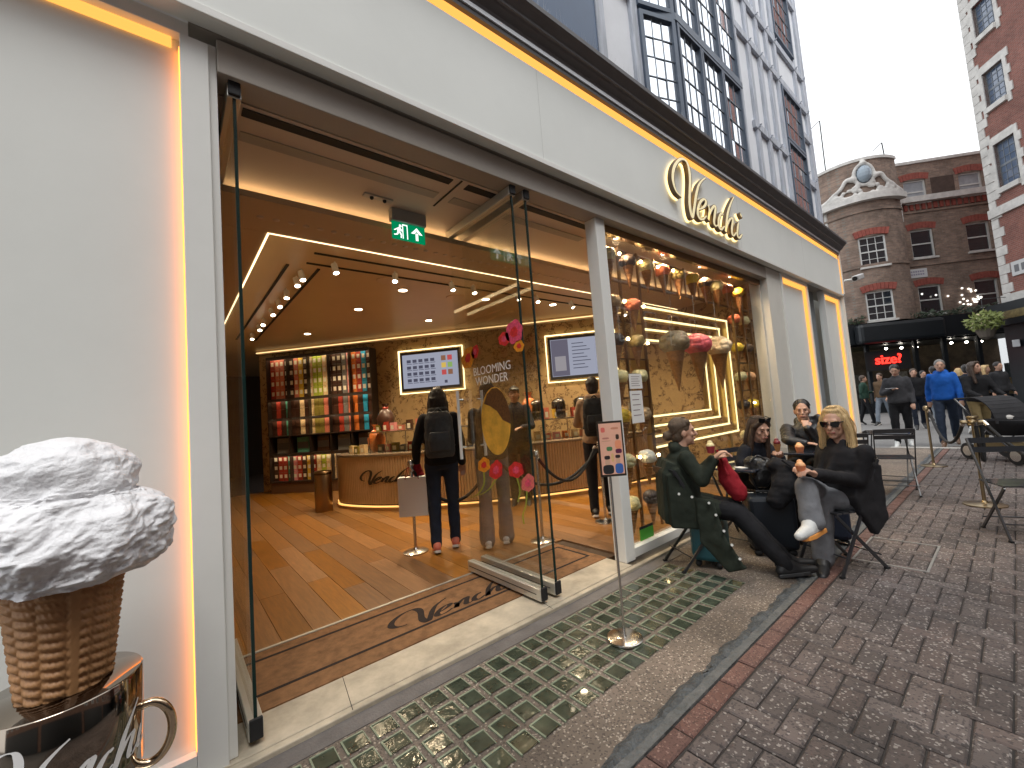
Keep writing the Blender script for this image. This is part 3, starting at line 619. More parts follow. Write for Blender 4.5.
ordn = ['first', 'second', 'third', 'fourth', 'fifth', 'sixth', 'seventh', 'eighth', 'ninth', 'tenth', 'eleventh', 'twelfth', 'thirteenth', 'fourteenth', 'fifteenth', 'sixteenth', 'seventeenth', 'eighteenth', 'nineteenth', 'twentieth', 'rightmost']
nc = 21; cw = (S1-S0-.04)/nc
for nm, rows, z0, z1, pal, where in (('chocolate_tube', 4, 2.064, 2.94, top, 'top display'), ('chocolate_box', 2, 1.264, 1.60, mid, 'lower middle shelf'), ('chocolate_box', 2, 1.644, 2.02, mid, 'upper middle shelf'), ('chocolate_tube', 3, .284, .83, low, 'bottom display')):
    hh = (z1-z0)/rows
    for c in range(nc):
        if where == 'bottom display' and c > 15: continue
        bd = .012*((c*nc) % 3)
        for rw in range(rows):
            s = S0+.02+c*cw; zz = z0+rw*hh; w_ = cw*.90; k = pal[c]
            t = thing(nm, f'{k} chocolate pack in {ordn[c]} column of the {where}, {["lowest", "second", "third", "highest"][rw] if rows > 2 else ["lower", "upper"][rw]} row', 'chocolate box', tuple(wq(s+w_/2, .1, zz)), 'packs on the chocolate shelves')
            wbox(s, s+w_, .04, .20+bd, zz, zz+hh*.97).build('carton', PK[k], t)
            if where.endswith('display'): wbox(s+w_*.2, s+w_*.8, .20+bd, .203+bd, zz+hh*.35, zz+hh*.75).build('badge', PKW, t)
for c in range(5):
    t = thing('gift_box', f'dark flat gift box on the plain shelf, {ordn[c]} from the left', 'gift box', tuple(wq(S0+.25+c*.48, .1, .86)), 'gift boxes on the dark shelf')
    k = ['grey', 'teal green', 'dark brown', 'grey', 'dark brown'][c]
    wbox(S0+.09+c*.485, S0+.37+c*.485, .06, .16, .875, 1.2).build('lid', PK[k], t); wbox(S0+.10+c*.485, S0+.36+c*.485, .161, .163, .96, 1.1).build('print', M('print_dull', (.12, .12, .13), .4), t)
# ------------------------------------------------------------------ screens
SCR = emit('screen_white', (.60, .63, .78), .33)
SCD = emit('screen_ink', (.09, .09, .13), .5)
def screen(label, s0, s1, z0, z1, kind):
    t = thing('menu_screen', label, 'screen', tuple(wq((s0+s1)/2, .08, z0)), 'menu screens above the counter')
    for a in ((s0-.07, s1+.07, z0-.09, z0-.07), (s0-.07, s1+.07, z1+.07, z1+.09), (s0-.09, s0-.07, z0-.09, z1+.09), (s1+.07, s1+.09, z0-.09, z1+.09)):
        wbox(a[0], a[1], .03, .07, a[2], a[3]).build('light_frame', LEDGOLD, t)
    wbox(s0-.03, s1+.03, .03, .10, z0-.035, z1+.035).build('bezel', BLACK, t)
    pn = wbox(s0+.015, s1-.015, .1003, .103, z0+.02, z1-.02).build('display', SCR, t)
    W_, H_ = s1-s0, z1-z0; q = MB()
    cl = [emit('scr_a', (.25, .12, .07), .6), emit('scr_b', (.65, .45, .1), .6), emit('scr_c', (.5, .08, .08), .6), emit('scr_d', (.25, .4, .12), .6)]
    if kind == 0:
        for r_ in range(4):
            for c in range(5):
                x = s0+W_*(.09+.105*c); z = z1-H_*(.2+.18*r_); wbox(x, x+.09, .1031, .1034, z-.045, z+.02, q); wbox(x, x+.11, .1031, .1034, z-.075, z-.063, q)
        for r_ in range(3):
            for c in range(2): wbox(s0+W_*(.70+.11*c), s0+W_*(.78+.11*c), .1031, .1035, z1-H_*(.27+.2*r_), z1-H_*(.13+.2*r_)).build('picture', cl[(r_+2*c) % 4], pn)
        wbox(s0+W_*.74, s0+W_*.79, .1031, .1035, z1-H_*.9, z1-H_*.82, q)
    else:
        wbox(s0+W_*.02, s0+W_*.3, .1031, .1034, z0+.03, z1-.03).build('photo', emit('scr_e', (.13, .12, .16), .6), pn)
        wbox(s0+W_*.07, s0+W_*.25, .1035, .1038, z0+.13, z0+.42).build('picture', emit('scr_f', (.3, .28, .3), .6), pn)
        for r_ in range(8): wbox(s0+W_*.36, s0+W_*(.55+.05*((r_*7) % 3)), .1031, .1034, z1-H_*(.17+.09*r_), z1-H_*(.15+.09*r_), q)
        for r_ in range(2): wbox(s0+W_*.84, s0+W_*.95, .1031, .1036, z1-H_*(.38+.4*r_), z1-H_*(.2+.4*r_)).build('picture', cl[2*r_], pn)
    tag(q.build('menu_print', SCD, pn), kind='stuff')
def sof(p): return (V((p[0], p[1], 0))-w0).dot(wd)
screen('wide menu screen with rows of small pictures, left of the glass doors', sof((3.84, 8.37))+.1, sof((4.75, 7.31))-.05, 2.03, 2.78, 0)
screen('wide menu screen with a grey photo strip, beside the white post', sof((5.93, 5.95))+.05, sof((6.75, 5.0)), 2.0, 2.78, 1)

# ------------------------------------------------------------------ counter: curved, fluted front
cpts = spline([(2.28, 7.75, 0), (2.2, 7.3, 0), (2.4, 6.7, 0), (2.78, 6.12, 0), (3.5, 5.36, 0), (4.25, 4.87, 0), (5.3, 4.40, 0), (6.6, 4.0, 0)], 14)
ct = thing('counter', 'curved serving counter with fluted bronze front and glowing foot', 'counter', (3.5, 5.4, .03))
FLUT = M('fluted_bronze', (.58, .42, .25), .38, .25, var=.12, vs=3)
# resample
def resample(P, step):
    out = [P[0]]; acc = 0
    for a, b in zip(P, P[1:]):
        L_ = (b-a).length; 
        while acc+L_ >= step:
            t = (step-acc)/L_; a = a+(b-a)*t; out.append(a); L_ = (b-a).length; acc = 0
        acc += L_
    return out
rs = resample(cpts, .045)
def normals(P): 
    o = []
    for i in range(len(P)):
        t = (P[min(i+1, len(P)-1)]-P[max(i-1, 0)]).normalized(); o.append(V((t.y, -t.x, 0)))
    return [(-n if n.dot(V((-.5, -.8, 0))) < 0 else n) for n in o]
ns = normals(rs)
q = MB()
for p, n_ in zip(rs, ns):
    q.tube([p-n_*.02+V((0, 0, .12)), p-n_*.02+V((0, 0, .86))], .0215, 8)
tag(q.build('fluted_front', FLUT, ct, smooth=True), kind='stuff')
def band(P, N, d0, d1, z0, z1):
    q = MB(); n = len(P); vs = []; fs = []
    for p, k in zip(P, N): vs += [p+k*d1+V((0, 0, z0)), p+k*d0+V((0, 0, z0)), p+k*d0+V((0, 0, z1)), p+k*d1+V((0, 0, z1))]
    for i in range(n-1):
        for j in range(4): fs.append((i*4+j, i*4+(j+1) % 4, i*4+4+(j+1) % 4, i*4+4+j))
    fs += [(3, 2, 1, 0), ((n-1)*4, (n-1)*4+1, (n-1)*4+2, (n-1)*4+3)]
    return q.add(vs, fs)
band(rs, ns, -.75, -.021, .03, .86).build('carcass', M('counter_core', (.05, .03, .02), .6), ct)
band(rs, ns, -.78, .015, .861, .895).build('worktop', M('counter_top', (.22, .17, .12), .25), ct)
band(rs, ns, -.02, .03, .03, .075).build('foot_lip', M('foot_lip', (.45, .26, .10), .35), ct)
band(rs, ns, -.0, .012, .078, .10).build('foot_light', emit('foot_led', (1, .5, .14), 1.1), ct)
e_ = (rs[42]-rs[22]).normalized(); s_ = .95/LW
def _cl(u, v, d):
    f_ = 22+u*s_/.045; i_ = min(int(f_), len(rs)-2); return rs[i_].lerp(rs[i_+1], f_-i_)+ns[i_]*(.003+d)+V((0, 0, .42+v*s_*.6+u*s_*.06))
lettering(MB(), _cl, pen=.09, thin=.5, depth=.004).build('lettering', M('letter_dark', (.03, .025, .02), .4), ct)
cg = thing('display_case', 'glass display case with steel edge standing on the counter', 'display case', (3.5, 5.5, .9))
band(rs[20:], ns[20:], -.30, -.285, .896, 1.22).build('front_pane', GLASS, cg)
band(rs[20:], ns[20:], -.62, -.27, 1.2205, 1.24).build('top_shelf', CHROME, cg)
for k in range(20, len(rs), 9): MB().bar(rs[k]-ns[k]*.29+V((0, 0, .896)), rs[k]-ns[k]*.29+V((0, 0, 1.22)), .012).build('mullion', CHROME, cg)
# wares on and behind the counter: each its own thing
cnt = {}
def ordi(n_): return ordn[n_-1] if n_ < 21 else {30: 'thirtieth', 40: 'fortieth'}.get(n_) or ['twenty', 'thirty', 'forty'][n_//10-2]+' '+ordn[n_ % 10-1]
WN = ['cream', 'salmon', 'orange', 'yellow', 'dark brown', 'red', 'grey', 'pink', 'cream', 'olive']
for k in range(6, len(rs)-4, 4):
    for dd, z, h, w_ in ((.45, .896, .10+.05*random.random(), .11), (.42, 1.241, .06+.14*random.random(), .09)):
        if z > 1 and k < 22: continue
        if k < 22 and dd == .45: dd = .2
        p = rs[k]-ns[k]*dd; kc = random.choice(WN)
        cnt[z] = cnt.get(z, 0)+1
        t = thing('product_box', f'{kc} packet {"on top of" if z > 1 else "inside"} the counter case, {ordi(cnt[z])} from the left', 'packet', tuple(p+V((0, 0, z))), 'packets along the counter')
        a = rs[k+1]-rs[k]; a.normalize()
        MB().prism([p-a*w_/2, p+a*w_/2, p+a*w_/2-ns[k]*.08, p-a*w_/2-ns[k]*.08], (0, 0, h)).build('packet', PK[kc], t).location = (0, 0, z)
        MB().prism([p-a*w_*.3+ns[k]*.001, p+a*w_*.3+ns[k]*.001, p+a*w_*.3, p-a*w_*.3], (0, 0, h*.5)).build('band', PKW, t).location = (0, 0, z+.02)
for k, (s_i, cn) in enumerate(((17, 'orange'), (24, 'dark brown'), (88, 'orange'))):
    p = rs[s_i]-ns[s_i]*.55; t = thing('easter_egg', [f'orange wrapped gift at the left end of the counter', 'large dark wrapped basket on the counter', 'orange wrapped gift on the counter by the tan hoodie'][k], 'gift', tuple(p+V((0, 0, .9))))
    MB().lathe([(.08, .0), (.14, .1), (.15, .22), (.09, .34), (.03, .38), (.07, .46)], p+V((0, 0, .9 if k == 0 else 1.245 if k else 1.2)), 14).build('wrap', PK[cn], t, smooth=True)
    MB().lathe([(.04, .0), (.05, .01), (.05, .03), (.04, .04)], p+V((0, 0, 1.265 if k == 0 else 1.61)), 12).build('ribbon', PK['red'], t, smooth=True)
# coffee machines and till at the right end
for k, x in enumerate((90, 100, 110)):
    p = rs[min(x, len(rs)-6)]-ns[min(x, len(rs)-6)]*.5
    t = thing('grinder', f'dark steel drum machine behind the window frame, {ordn[k]} from the left', 'machine', tuple(p+V((0, 0, 1.24))))
    MB().lathe([(.11, 0), (.12, .02), (.12, .26), (.1, .3), (.03, .33)], p+V((0, 0, 1.241)), 20).build('drum', M('dark_chrome', (.12, .11, .1), .2, 1), t, smooth=True)
    MB().lathe([(.125, 0), (.125, .03)], p+V((0, 0, 1.35)), 20).build('ring', CHROME, t)
bn = thing('waste_bin', 'tall bronze cylinder bin at the left end of the counter', 'bin', (1.93, 7.35, .03))
MB().lathe([(.13, .03), (.135, .04), (.135, .66), (.125, .675), (.10, .675), (.10, .60)], (1.93, 7.35, 0), 28).build('drum', BRONZE, bn, smooth=True)
MB().lathe([(.1355, .62), (.138, .625), (.138, .645), (.1355, .65)], (1.93, 7.35, 0), 28).build('band', M('dark_bronze', (.1, .06, .03), .3, 1), bn)

# ------------------------------------------------------------------ glass folding doors
def door_leaf(label, x, y0, y1, endcap=True):
    t = thing('glass_door', label, 'door', (x, (y0+y1)/2, .04), 'folded glass door leaves')
    MB().box((x-.006, y0+.012, .13), (x+.006, y1-.01, 3.03)).build('pane', GLASS, t)
    MB().box((x-.007, y0, .12), (x+.007, y0+.0115, 3.04)).build('pane_edge', GEDGE, t)
    for a, b in (((x-.03, y0-.005, .045), (x+.03, y1, .129)), ((x-.03, y0-.005, 3.031), (x+.03, y1, 3.10))):
        MB().box(a, b).build('rail', ALU, t, bevel=.004)
        MB().box((x-.026, y0-.022, a[2]+.006), (x+.026, y0-.0055, b[2]+.012)).build('end_cap', BLACKM, t, bevel=.004)
    MB().box((x-.032, y0+.04, .085), (x-.0302, y1-.02, .09)).build('rail_groove', DARK, t)
    return t
dL = door_leaf('glass door leaf folded back against the left jamb', .275, 2.29, 3.24)
dR = door_leaf('glass door leaf with gold egg and flower print, nearer of the folded pair', 2.035, 2.29, 3.22)
d2 = door_leaf('plain glass door leaf folded behind the printed one', 2.175, 2.29, 3.22)
# pull handle on the pair
hb = MB().tube([(1.975, 3.15, 1.02), (1.975, 3.15, 1.62)], .014, 12).build('handle', M('white_handle', (.8, .8, .78), .3), dR, smooth=True)
for z in (1.12, 1.54): MB().tube([(1.9755, 3.15, z), (2.028, 3.15, z)], .01, 8).build('handle_stub', CHROME, hb)
hb2 = MB().tube([(2.235, 3.15, 1.02), (2.235, 3.15, 1.62)], .014, 12).build('handle', M('white_handle', (.8, .8, .78), .3), d2, smooth=True)
for z in (1.12, 1.54): MB().tube([(2.182, 3.15, z), (2.2345, 3.15, z)], .01, 8).build('handle_stub', CHROME, hb2)
# vinyl prints on the near leaf (flat print on the glass)
def gx(X, Y): p = pplane(X, Y, 0, 2.0275); return V((2.0275, p.y, p.z))
def decal(name, pts, mat, lift=0.):
    vs = [gx(*p)-V((lift, 0, 0)) for p in pts]; q = MB(); q.add(vs, [tuple(range(len(vs)))]); return q.build(name, mat, dR)
def ellp(cx, cy, rx, ry, rot=0, n=22, rag=0.):
    o = []
    for k in range(n):
        a = 2*math.pi*k/n; r_ = 1+rag*math.sin(a*6+cx)+rag*.5*math.sin(a*3)
        x, y = rx*r_*math.cos(a), ry*r_*math.sin(a); o.append((cx+x*math.cos(rot)-y*math.sin(rot), cy+x*math.sin(rot)+y*math.cos(rot)))
    return o
EGG = M('gold_egg_print', (.80, .46, .07), .3, .25, var=.3, vs=9); CHOC = M('chocolate_print', (.045, .018, .010), .45, var=.9, vs=70, c2=(.20, .09, .03))
egg = decal('egg_print', ellp(496, 421, 14.5, 34, -.06, 32), EGG)
decal('egg_filling', [(484, 404), (487, 394), (492, 388.5), (497, 388), (502, 392), (507, 401), (510, 412), (511, 424), (503, 420), (497, 411), (490, 406)], CHOC, .0012)
FL = {'pink': M('flower_pink', (.75, .08, .16), .5, var=.35, vs=60), 'red': M('flower_red', (.65, .03, .03), .5, var=.3, vs=60), 'orange': M('flower_orange', (.85, .30, .02), .5, var=.3, vs=60), 'rose': M('flower_rose', (.72, .16, .14), .5, var=.3, vs=60)}
for cx, cy, rx, ry, c in ((514, 332, 8.5, 12, 'pink'), (504, 339, 5.5, 7, 'red'), (519, 346, 5, 6, 'orange'), (468, 358, 6, 11, 'orange'), (475, 352, 3.5, 7, 'red'), (484, 465, 6, 7.5, 'orange'), (496, 470, 6.5, 9.5, 'red'), (516, 470, 7.5, 8, 'red'), (528, 483, 6.5, 9, 'rose')):
    f = decal('flower_print', ellp(cx, cy, rx, ry, .2, 26, .07), FL[c])
    decal('flower_heart', ellp(cx, cy, rx*.45, ry*.45, .2, 14, .12), FL[{'pink': 'red', 'red': 'pink', 'orange': 'red', 'rose': 'pink'}[c]], .0012)
STEM = M('stem_print', (.30, .34, .05), .5)
for pts in ([(484, 472), (484, 484), (478, 494), (470, 498)], [(496, 479), (490, 488), (482, 494), (474, 496)], [(517, 478), (520, 490), (518, 502)], [(527, 491), (526, 505), (523, 515), (524, 524)]):
    sp_ = spline([(x, y, 0) for x, y in pts], 5); q = MB()
    for a, b in zip(sp_, sp_[1:]): q.add([gx(a.x-.8, a.y)-V((.0006, 0, 0)), gx(a.x+.8, a.y)-V((.0006, 0, 0)), gx(b.x+.8, b.y)-V((.0006, 0, 0)), gx(b.x-.8, b.y)-V((.0006, 0, 0))], [(0, 1, 2, 3)])
    q.build('stem_print', STEM, dR)
WPR = M('white_print', (.80, .79, .75), .5)
for s_, y in (('BLOOMING', 369), ('WONDER', 379.5)):
    c = gx(491, y); text('print_lettering', s_, WPR, dR, c, (0, -1, 0), (0, 0, 1), .098, .0005)
# ------------------------------------------------------------------ display window: rods, cones, nested gold frames
GFR = M('gold_frame', (.62, .45, .18), .3, .8)
pf = thing('display_portal', 'stepped gold portal of four nested frames with lit edges in the window', 'display frame', (5.2, 2.7, .8))
for k in range(4):
    y = 2.62+k*.07; i = k*.11; x0, x1, z0, z1 = 4.12+i*.4, 6.34-i*1.0, .86+i, 2.50-i; b = .045
    for a, c in (((x0, y, z1-b), (x1, y+.065, z1)), ((x0, y, z0), (x1, y+.065, z0+b)), ((x0, y, z0+b), (x0+b, y+.065, z1-b)), ((x1-b, y, z0+b), (x1, y+.065, z1-b))):
        f = MB().box(a, c).build('frame_bar', GFR, pf)
        hz = abs(c[0]-a[0]) > abs(c[2]-a[2])
        (MB().box((a[0], y-.008, (a[2]+c[2])/2-.011), (c[0], y-.0005, (a[2]+c[2])/2+.011)) if hz else MB().box(((a[0]+c[0])/2-.011, y-.008, a[2]-b+.012), ((a[0]+c[0])/2+.011, y-.0005, c[2]+b-.012))).build('light_strip', LEDGOLD, f)
for x in (4.3, 6.1): MB().box((x, 2.64, .105), (x+.05, 2.69, .858)).build('leg', GFR, pf)
rk = thing('display_rack', 'slim bronze rods and rails holding the ice cream cones in the window', 'rack', (5.0, 2.52, .1))
RX = [3.28, 3.63, 3.98]; RX2 = [6.3, 6.64, 6.9]
for x in RX+RX2: MB().box((x-.012, 2.50, .106), (x+.012, 2.524, 3.02)).build('rod', BRONZE, rk)
for i in range(1, 7): MB().box((3.98+i*.34-.008, 2.505, 2.68), (3.98+i*.34+.008, 2.521, 3.02)).build('rod', BRONZE, rk)
for z in (3.0, 2.66): MB().box((3.2, 2.526, z-.01), (6.9, 2.54, z+.01)).build('rail', BRONZE, rk)
for z in (2.24, 1.85, 1.45, 1.05, .62):
    MB().box((3.2, 2.526, z-.008), (4.0, 2.54, z+.008)).build('rail', BRONZE, rk); MB().box((6.3, 2.526, z-.008), (6.9, 2.54, z+.008)).build('rail', BRONZE, rk)
CONE = M('wafer_cone', (.36, .17, .06), .6, var=.25, vs=40, bump=.4, bs=60)
SC = {'pistachio cream': (.62, .55, .30), 'dark chocolate': (.045, .028, .022), 'vanilla': (.78, .66, .34), 'strawberry orange': (.72, .19, .09), 'chocolate and lemon': (.28, .2, .06), 'lemon yellow': (.80, .56, .05), 'white': (.80, .78, .70), 'hazelnut': (.45, .30, .16), 'coffee': (.12, .075, .05), 'peach': (.80, .42, .20)}
SCM = {k: M('gelato_'+k.replace(' ', '_'), c, .5, var=.22, vs=18, bump=.5, bs=35) for k, c in SC.items()}
def icecone(x, y, z, r_, h, flav, label, group, name='ice_cream_cone', lumps=8, rs_=1):
    t = thing(name, label, 'ice cream', (x, y, z), group); rnd_ = random.Random(int(x*991+z*77))
    q = MB(); q.ell((x, y, z), (r_, r_, r_*.9), n=18, k=10)
    for _ in range(lumps):
        a = rnd_.random()*6.28; b = rnd_.uniform(-.5, .9); q.ell((x+.62*r_*math.cos(a)*math.cos(b), y+.62*r_*math.sin(a)*math.cos(b), z+.62*r_*math.sin(b)), (r_*.5, r_*.5, r_*.42), n=12, k=7)
    q.build('scoop', SCM[flav], t, smooth=True)
    cn = MB().lathe([(.006, -h), (r_*.72, -r_*.35), (r_*.78, -r_*.3), (r_*.5, -r_*.28)], (x, y, z), 16).build('cone', CONE, t, smooth=True)
    q = MB()
    for i in range(6):
        u = (i+.7)/7; rr = r_*.72*u+.004; q.lathe([(rr, 0), (rr+.004, .004), (rr, .008)], (x, y, z-h+u*(h-r_*.35)), 14)
    q.build('wafer_ridge', CONE, cn, smooth=True)
    return t
fk = ['pistachio cream', 'dark chocolate', 'vanilla', 'strawberry orange', 'chocolate and lemon', 'lemon yellow', 'coffee', 'vanilla', 'strawberry orange', 'lemon yellow']
for i in range(10):
    x = 3.45+i*.343
    icecone(x, 2.5, 2.90, .085, .30, fk[i], f'{fk[i]} cone in the top window row, {ordn[i]} from the post', 'cones in the window rack')
lk = [['hazelnut', 'strawberry orange'], ['dark chocolate', 'chocolate and lemon'], ['vanilla', 'pistachio cream'], ['lemon yellow', 'hazelnut'], ['pistachio cream', 'white'], ['vanilla', 'dark chocolate']]
rk2 = [['strawberry orange', 'vanilla'], ['lemon yellow', 'coffee'], ['pistachio cream', 'peach'], ['dark chocolate', 'lemon yellow'], ['vanilla', 'hazelnut']]
zr = [2.42, 2.03, 1.66, 1.27, .83, .42]
rown = ['second', 'third', 'fourth', 'fifth', 'sixth', 'seventh']
for j in range(6):
    for c in range(2): icecone(3.46+c*.345, 2.5, zr[j], .085, .28, lk[j][c], f'{lk[j][c]} cone in the {rown[j]} window row, {"next to" if c == 0 else "one rod away from"} the white post', 'cones in the window rack')
for j in range(5):
    for c in range(2): icecone(6.45+c*.33, 2.56, [2.5, 2.08, 1.65, 1.24, .8][j], .085, .28, rk2[j][c], f'{rk2[j][c]} cone in the {rown[j]} window row, {"beside the gold portal" if c == 0 else "by the far window jamb"}', 'cones in the window rack')
BULB = emit('bulb', (1, .72, .36), 25)
for k, x in enumerate((3.6, 4.5, 5.4, 6.3)):
    dl_ = thing('display_downlight', f'small downlight above the window display, {ordn[k]} from the post', 'downlight', (x, 2.46, 3.1), 'downlights above the window display')
    MB().lathe([(.05, -.012), (.055, -.012), (.055, -.0005), (.05, -.0005)], (x, 2.46, 3.105), 18, cap=False).build('ring', BRONZE, dl_); MB().lathe([(.045, -.006), (.045, -.004)], (x, 2.46, 3.1045), 18).build('lamp', emit('lamp_face', (1, .84, .60), 14), dl_)
    ld = bpy.data.lights.new('display_beam', 'SPOT'); ld.energy = 38; ld.color = (1, .72, .42); ld.spot_size = R(150); ld.spot_blend = .8; ld.shadow_soft_size = .04
    lo = bpy.data.objects.new('display_beam', ld); fin(lo, dl_); lo.location = (0, 0, -.03)
for k, (x, z) in enumerate([(3.62, 2.94), (4.0, 2.92), (4.34, 2.92), (4.68, 2.93), (3.63, 2.44), (3.97, 2.42), (3.63, 2.05), (3.98, 2.02), (3.64, 1.30), (3.64, .85), (3.98, .83), (3.96, .46), (3.30, .45), (6.63, 1.26)]):
    b = thing('rack_lamp', f'small warm globe lamp on the window rack, {ordn[k]} counted from the top left', 'lamp', (x, 2.47, z), 'globe lamps on the window rack')
    MB().ell((x, 2.475, z), (.017, .017, .017), n=10, k=6).build('globe', BULB, b); MB().tube([(x, 2.485, z), (x, 2.502, z)], .008, 8).build('socket', BRONZE, b)
BIGF = [('big_pistachio', (.25, .19, .11)), ('big_strawberry', (.72, .13, .15)), ('big_cream', (.75, .58, .36))]
for k, (nm, c) in enumerate(BIGF):
    x = [4.52, 5.07, 5.64][k]; mt = M(nm, c, .5, var=.3, vs=9, bump=.8, bs=22); SCM[nm] = mt
    t = icecone(x, 2.47, 2.05, .155, .56, nm, ['large brown ice cream cone hanging in the window', 'large pink ice cream cone hanging in the window', 'large cream ice cream cone hanging in the window'][k], 'large cones before the gold portal', 'hanging_cone', 22)
    MB().tube([(x, 2.47, 2.18), (x, 2.47, 2.67)], .0025, 6).build('wire', CHROME, t)
# papers taped on the glass, green sticker
PAPER = M('white_paper', (.78, .77, .74), .6); INK = M('paper_ink', (.25, .18, .18), .6)
for k, (x0, x1, z0, z1) in enumerate(((3.41, 3.62, 1.53, 1.675), (3.40, 3.60, 1.20, 1.51))):
    t = thing('paper_notice', ['small square paper notice taped high on the window', 'tall paper notice with text taped on the window'][k], 'notice', (x0, 2.355, z0))
    MB().box((x0, 2.3565, z0), (x1, 2.3595, z1)).build('sheet', PAPER, t)
    q = MB()
    for r_ in range(5): q.box((x0+.03, 2.3555, z1-.04-r_*.05 if k else z1-.03-r_*.022), (x1-.04-.02*(r_ % 2), 2.3563, z1-.032-r_*.05 if k else z1-.025-r_*.022))
    q.build('print', INK, t)
t = thing('window_sticker', 'green and black hygiene sticker at the bottom corner of the window', 'sticker', (3.36, 2.355, .12))
MB().box((3.35, 2.3565, .115), (3.57, 2.3595, .215)).build('sticker', M('sticker_green', (.06, .36, .03), .5), t); MB().box((3.35, 2.3563, .2155), (3.57, 2.3595, .24)).build('header_band', BLACKM, t)
# ------------------------------------------------------------------ brick building closing the street
BR1 = bricktex('stock_brick', (.30, .205, .155), (.20, .138, .108), (.23, .20, .17), blotch=.45)
BR2 = bricktex('red_brick', (.265, .098, .075), (.20, .072, .058), (.24, .18, .15), blotch=.3)
REDB = M('rubbed_red_brick', (.29, .075, .055), .8, var=.25, vs=6, bump=.3, bs=30)
PSTONE = M('portland_stone', (.60, .58, .55), .75, var=.2, vs=3, bump=.2, bs=20)
WPAINT = M('white_joinery', (.62, .62, .60), .5)
FARGL = M('far_window_glass', (.022, .027, .034), .04, spec=1.0, coat=.5)
REFLGL = M('sky_reflection_pane', (.34, .36, .39), .5, var=.25, vs=3)  # pale panes: the reflected sky is put into the base colour
SHOPB = M('black_shopfront', (.010, .013, .016), .45, var=.2, vs=3)
B0 = px(900, 415, 20.6); B0.z = 0
be = V((.65, -.76, 0)).normalized(); bn_ = V((be.y, -be.x, 0))          # bn_ points to the street
if bn_.dot(V((-1, 0, 0))) < 0: bn_ = -bn_
BM = Matrix((be, -bn_, V((0, 0, 1)))).transposed()
def bl(X, Y, d=0.):                                                     # pixel -> (along, up) on that facade
    dr = (X-512)*CR-(Y-384)*CU+FPX*CF; o = V((0, 0, CH)); P = B0+bn_*d; t = (P-o).dot(bn_)/dr.dot(bn_); q = o+dr*t-B0; return q.dot(be), q.z
def local_root(name, label, cat, loc, Mx):
    o = thing(name, label, cat, loc); o.rotation_euler = Mx.to_euler(); return o
bd = local_root('brick_building', 'brown brick corner building with white curved cornice and black ground floor shop', 'building', tuple(B0), BM)
def lb(name, a, b, mat, parent=None, bevel=0.): return MB().box(a, b).build(name, mat, parent or bd, local=True, bevel=bevel)
ZP, ZC, ZF = 12.3, 10.25, 4.35
# wall: flat part and curved bay to the left, cut for window openings by building it in strips
def win_rect(x0, y0, x1, y1):
    a, zt = bl((x0+x1)/2, y0); b, zb = bl((x0+x1)/2, y1); w = (x1-x0)*.052; c = (a+b)/2; return c-w/2, c+w/2, zb, zt
wins = {}
colx = [bl(923, 243)[0], bl(979, 235)[0]]
rows = [(bl(931, 313.5)[1], bl(931, 285)[1]), (bl(923, 257.5)[1], bl(923, 229)[1]), (bl(915, 203)[1], bl(915, 180)[1])]
bayx = bl(869, 252)[0]
x_l, x_r = bayx+1.15, colx[1]+2.6
def wall_strips(xs0, xs1, holes, z0, z1, y, th, name, mat):
    """wall with rectangular openings: one mesh made of butted blocks"""
    q = MB(); xs = sorted({xs0, xs1, *[h[0] for h in holes], *[h[1] for h in holes]})
    for a, b in zip(xs, xs[1:]):
        c = (a+b)/2; hs_ = sorted([(h[2], h[3]) for h in holes if h[0] < c < h[1]]); z = z0
        for h0, h1 in hs_:
            if h0 > z: q.box((a, y, z), (b, y+th, h0))
            z = h1
        if z < z1: q.box((a, y, z), (b, y+th, z1))
    return q.build(name, mat, bd, local=True)
ww = 1.0
holes = [(cx-ww/2, cx+ww/2, *rw) for cx in colx for rw in rows]
wall_strips(x_l, x_r, holes, ZF, ZP, 0, .35, 'wall', BR1)
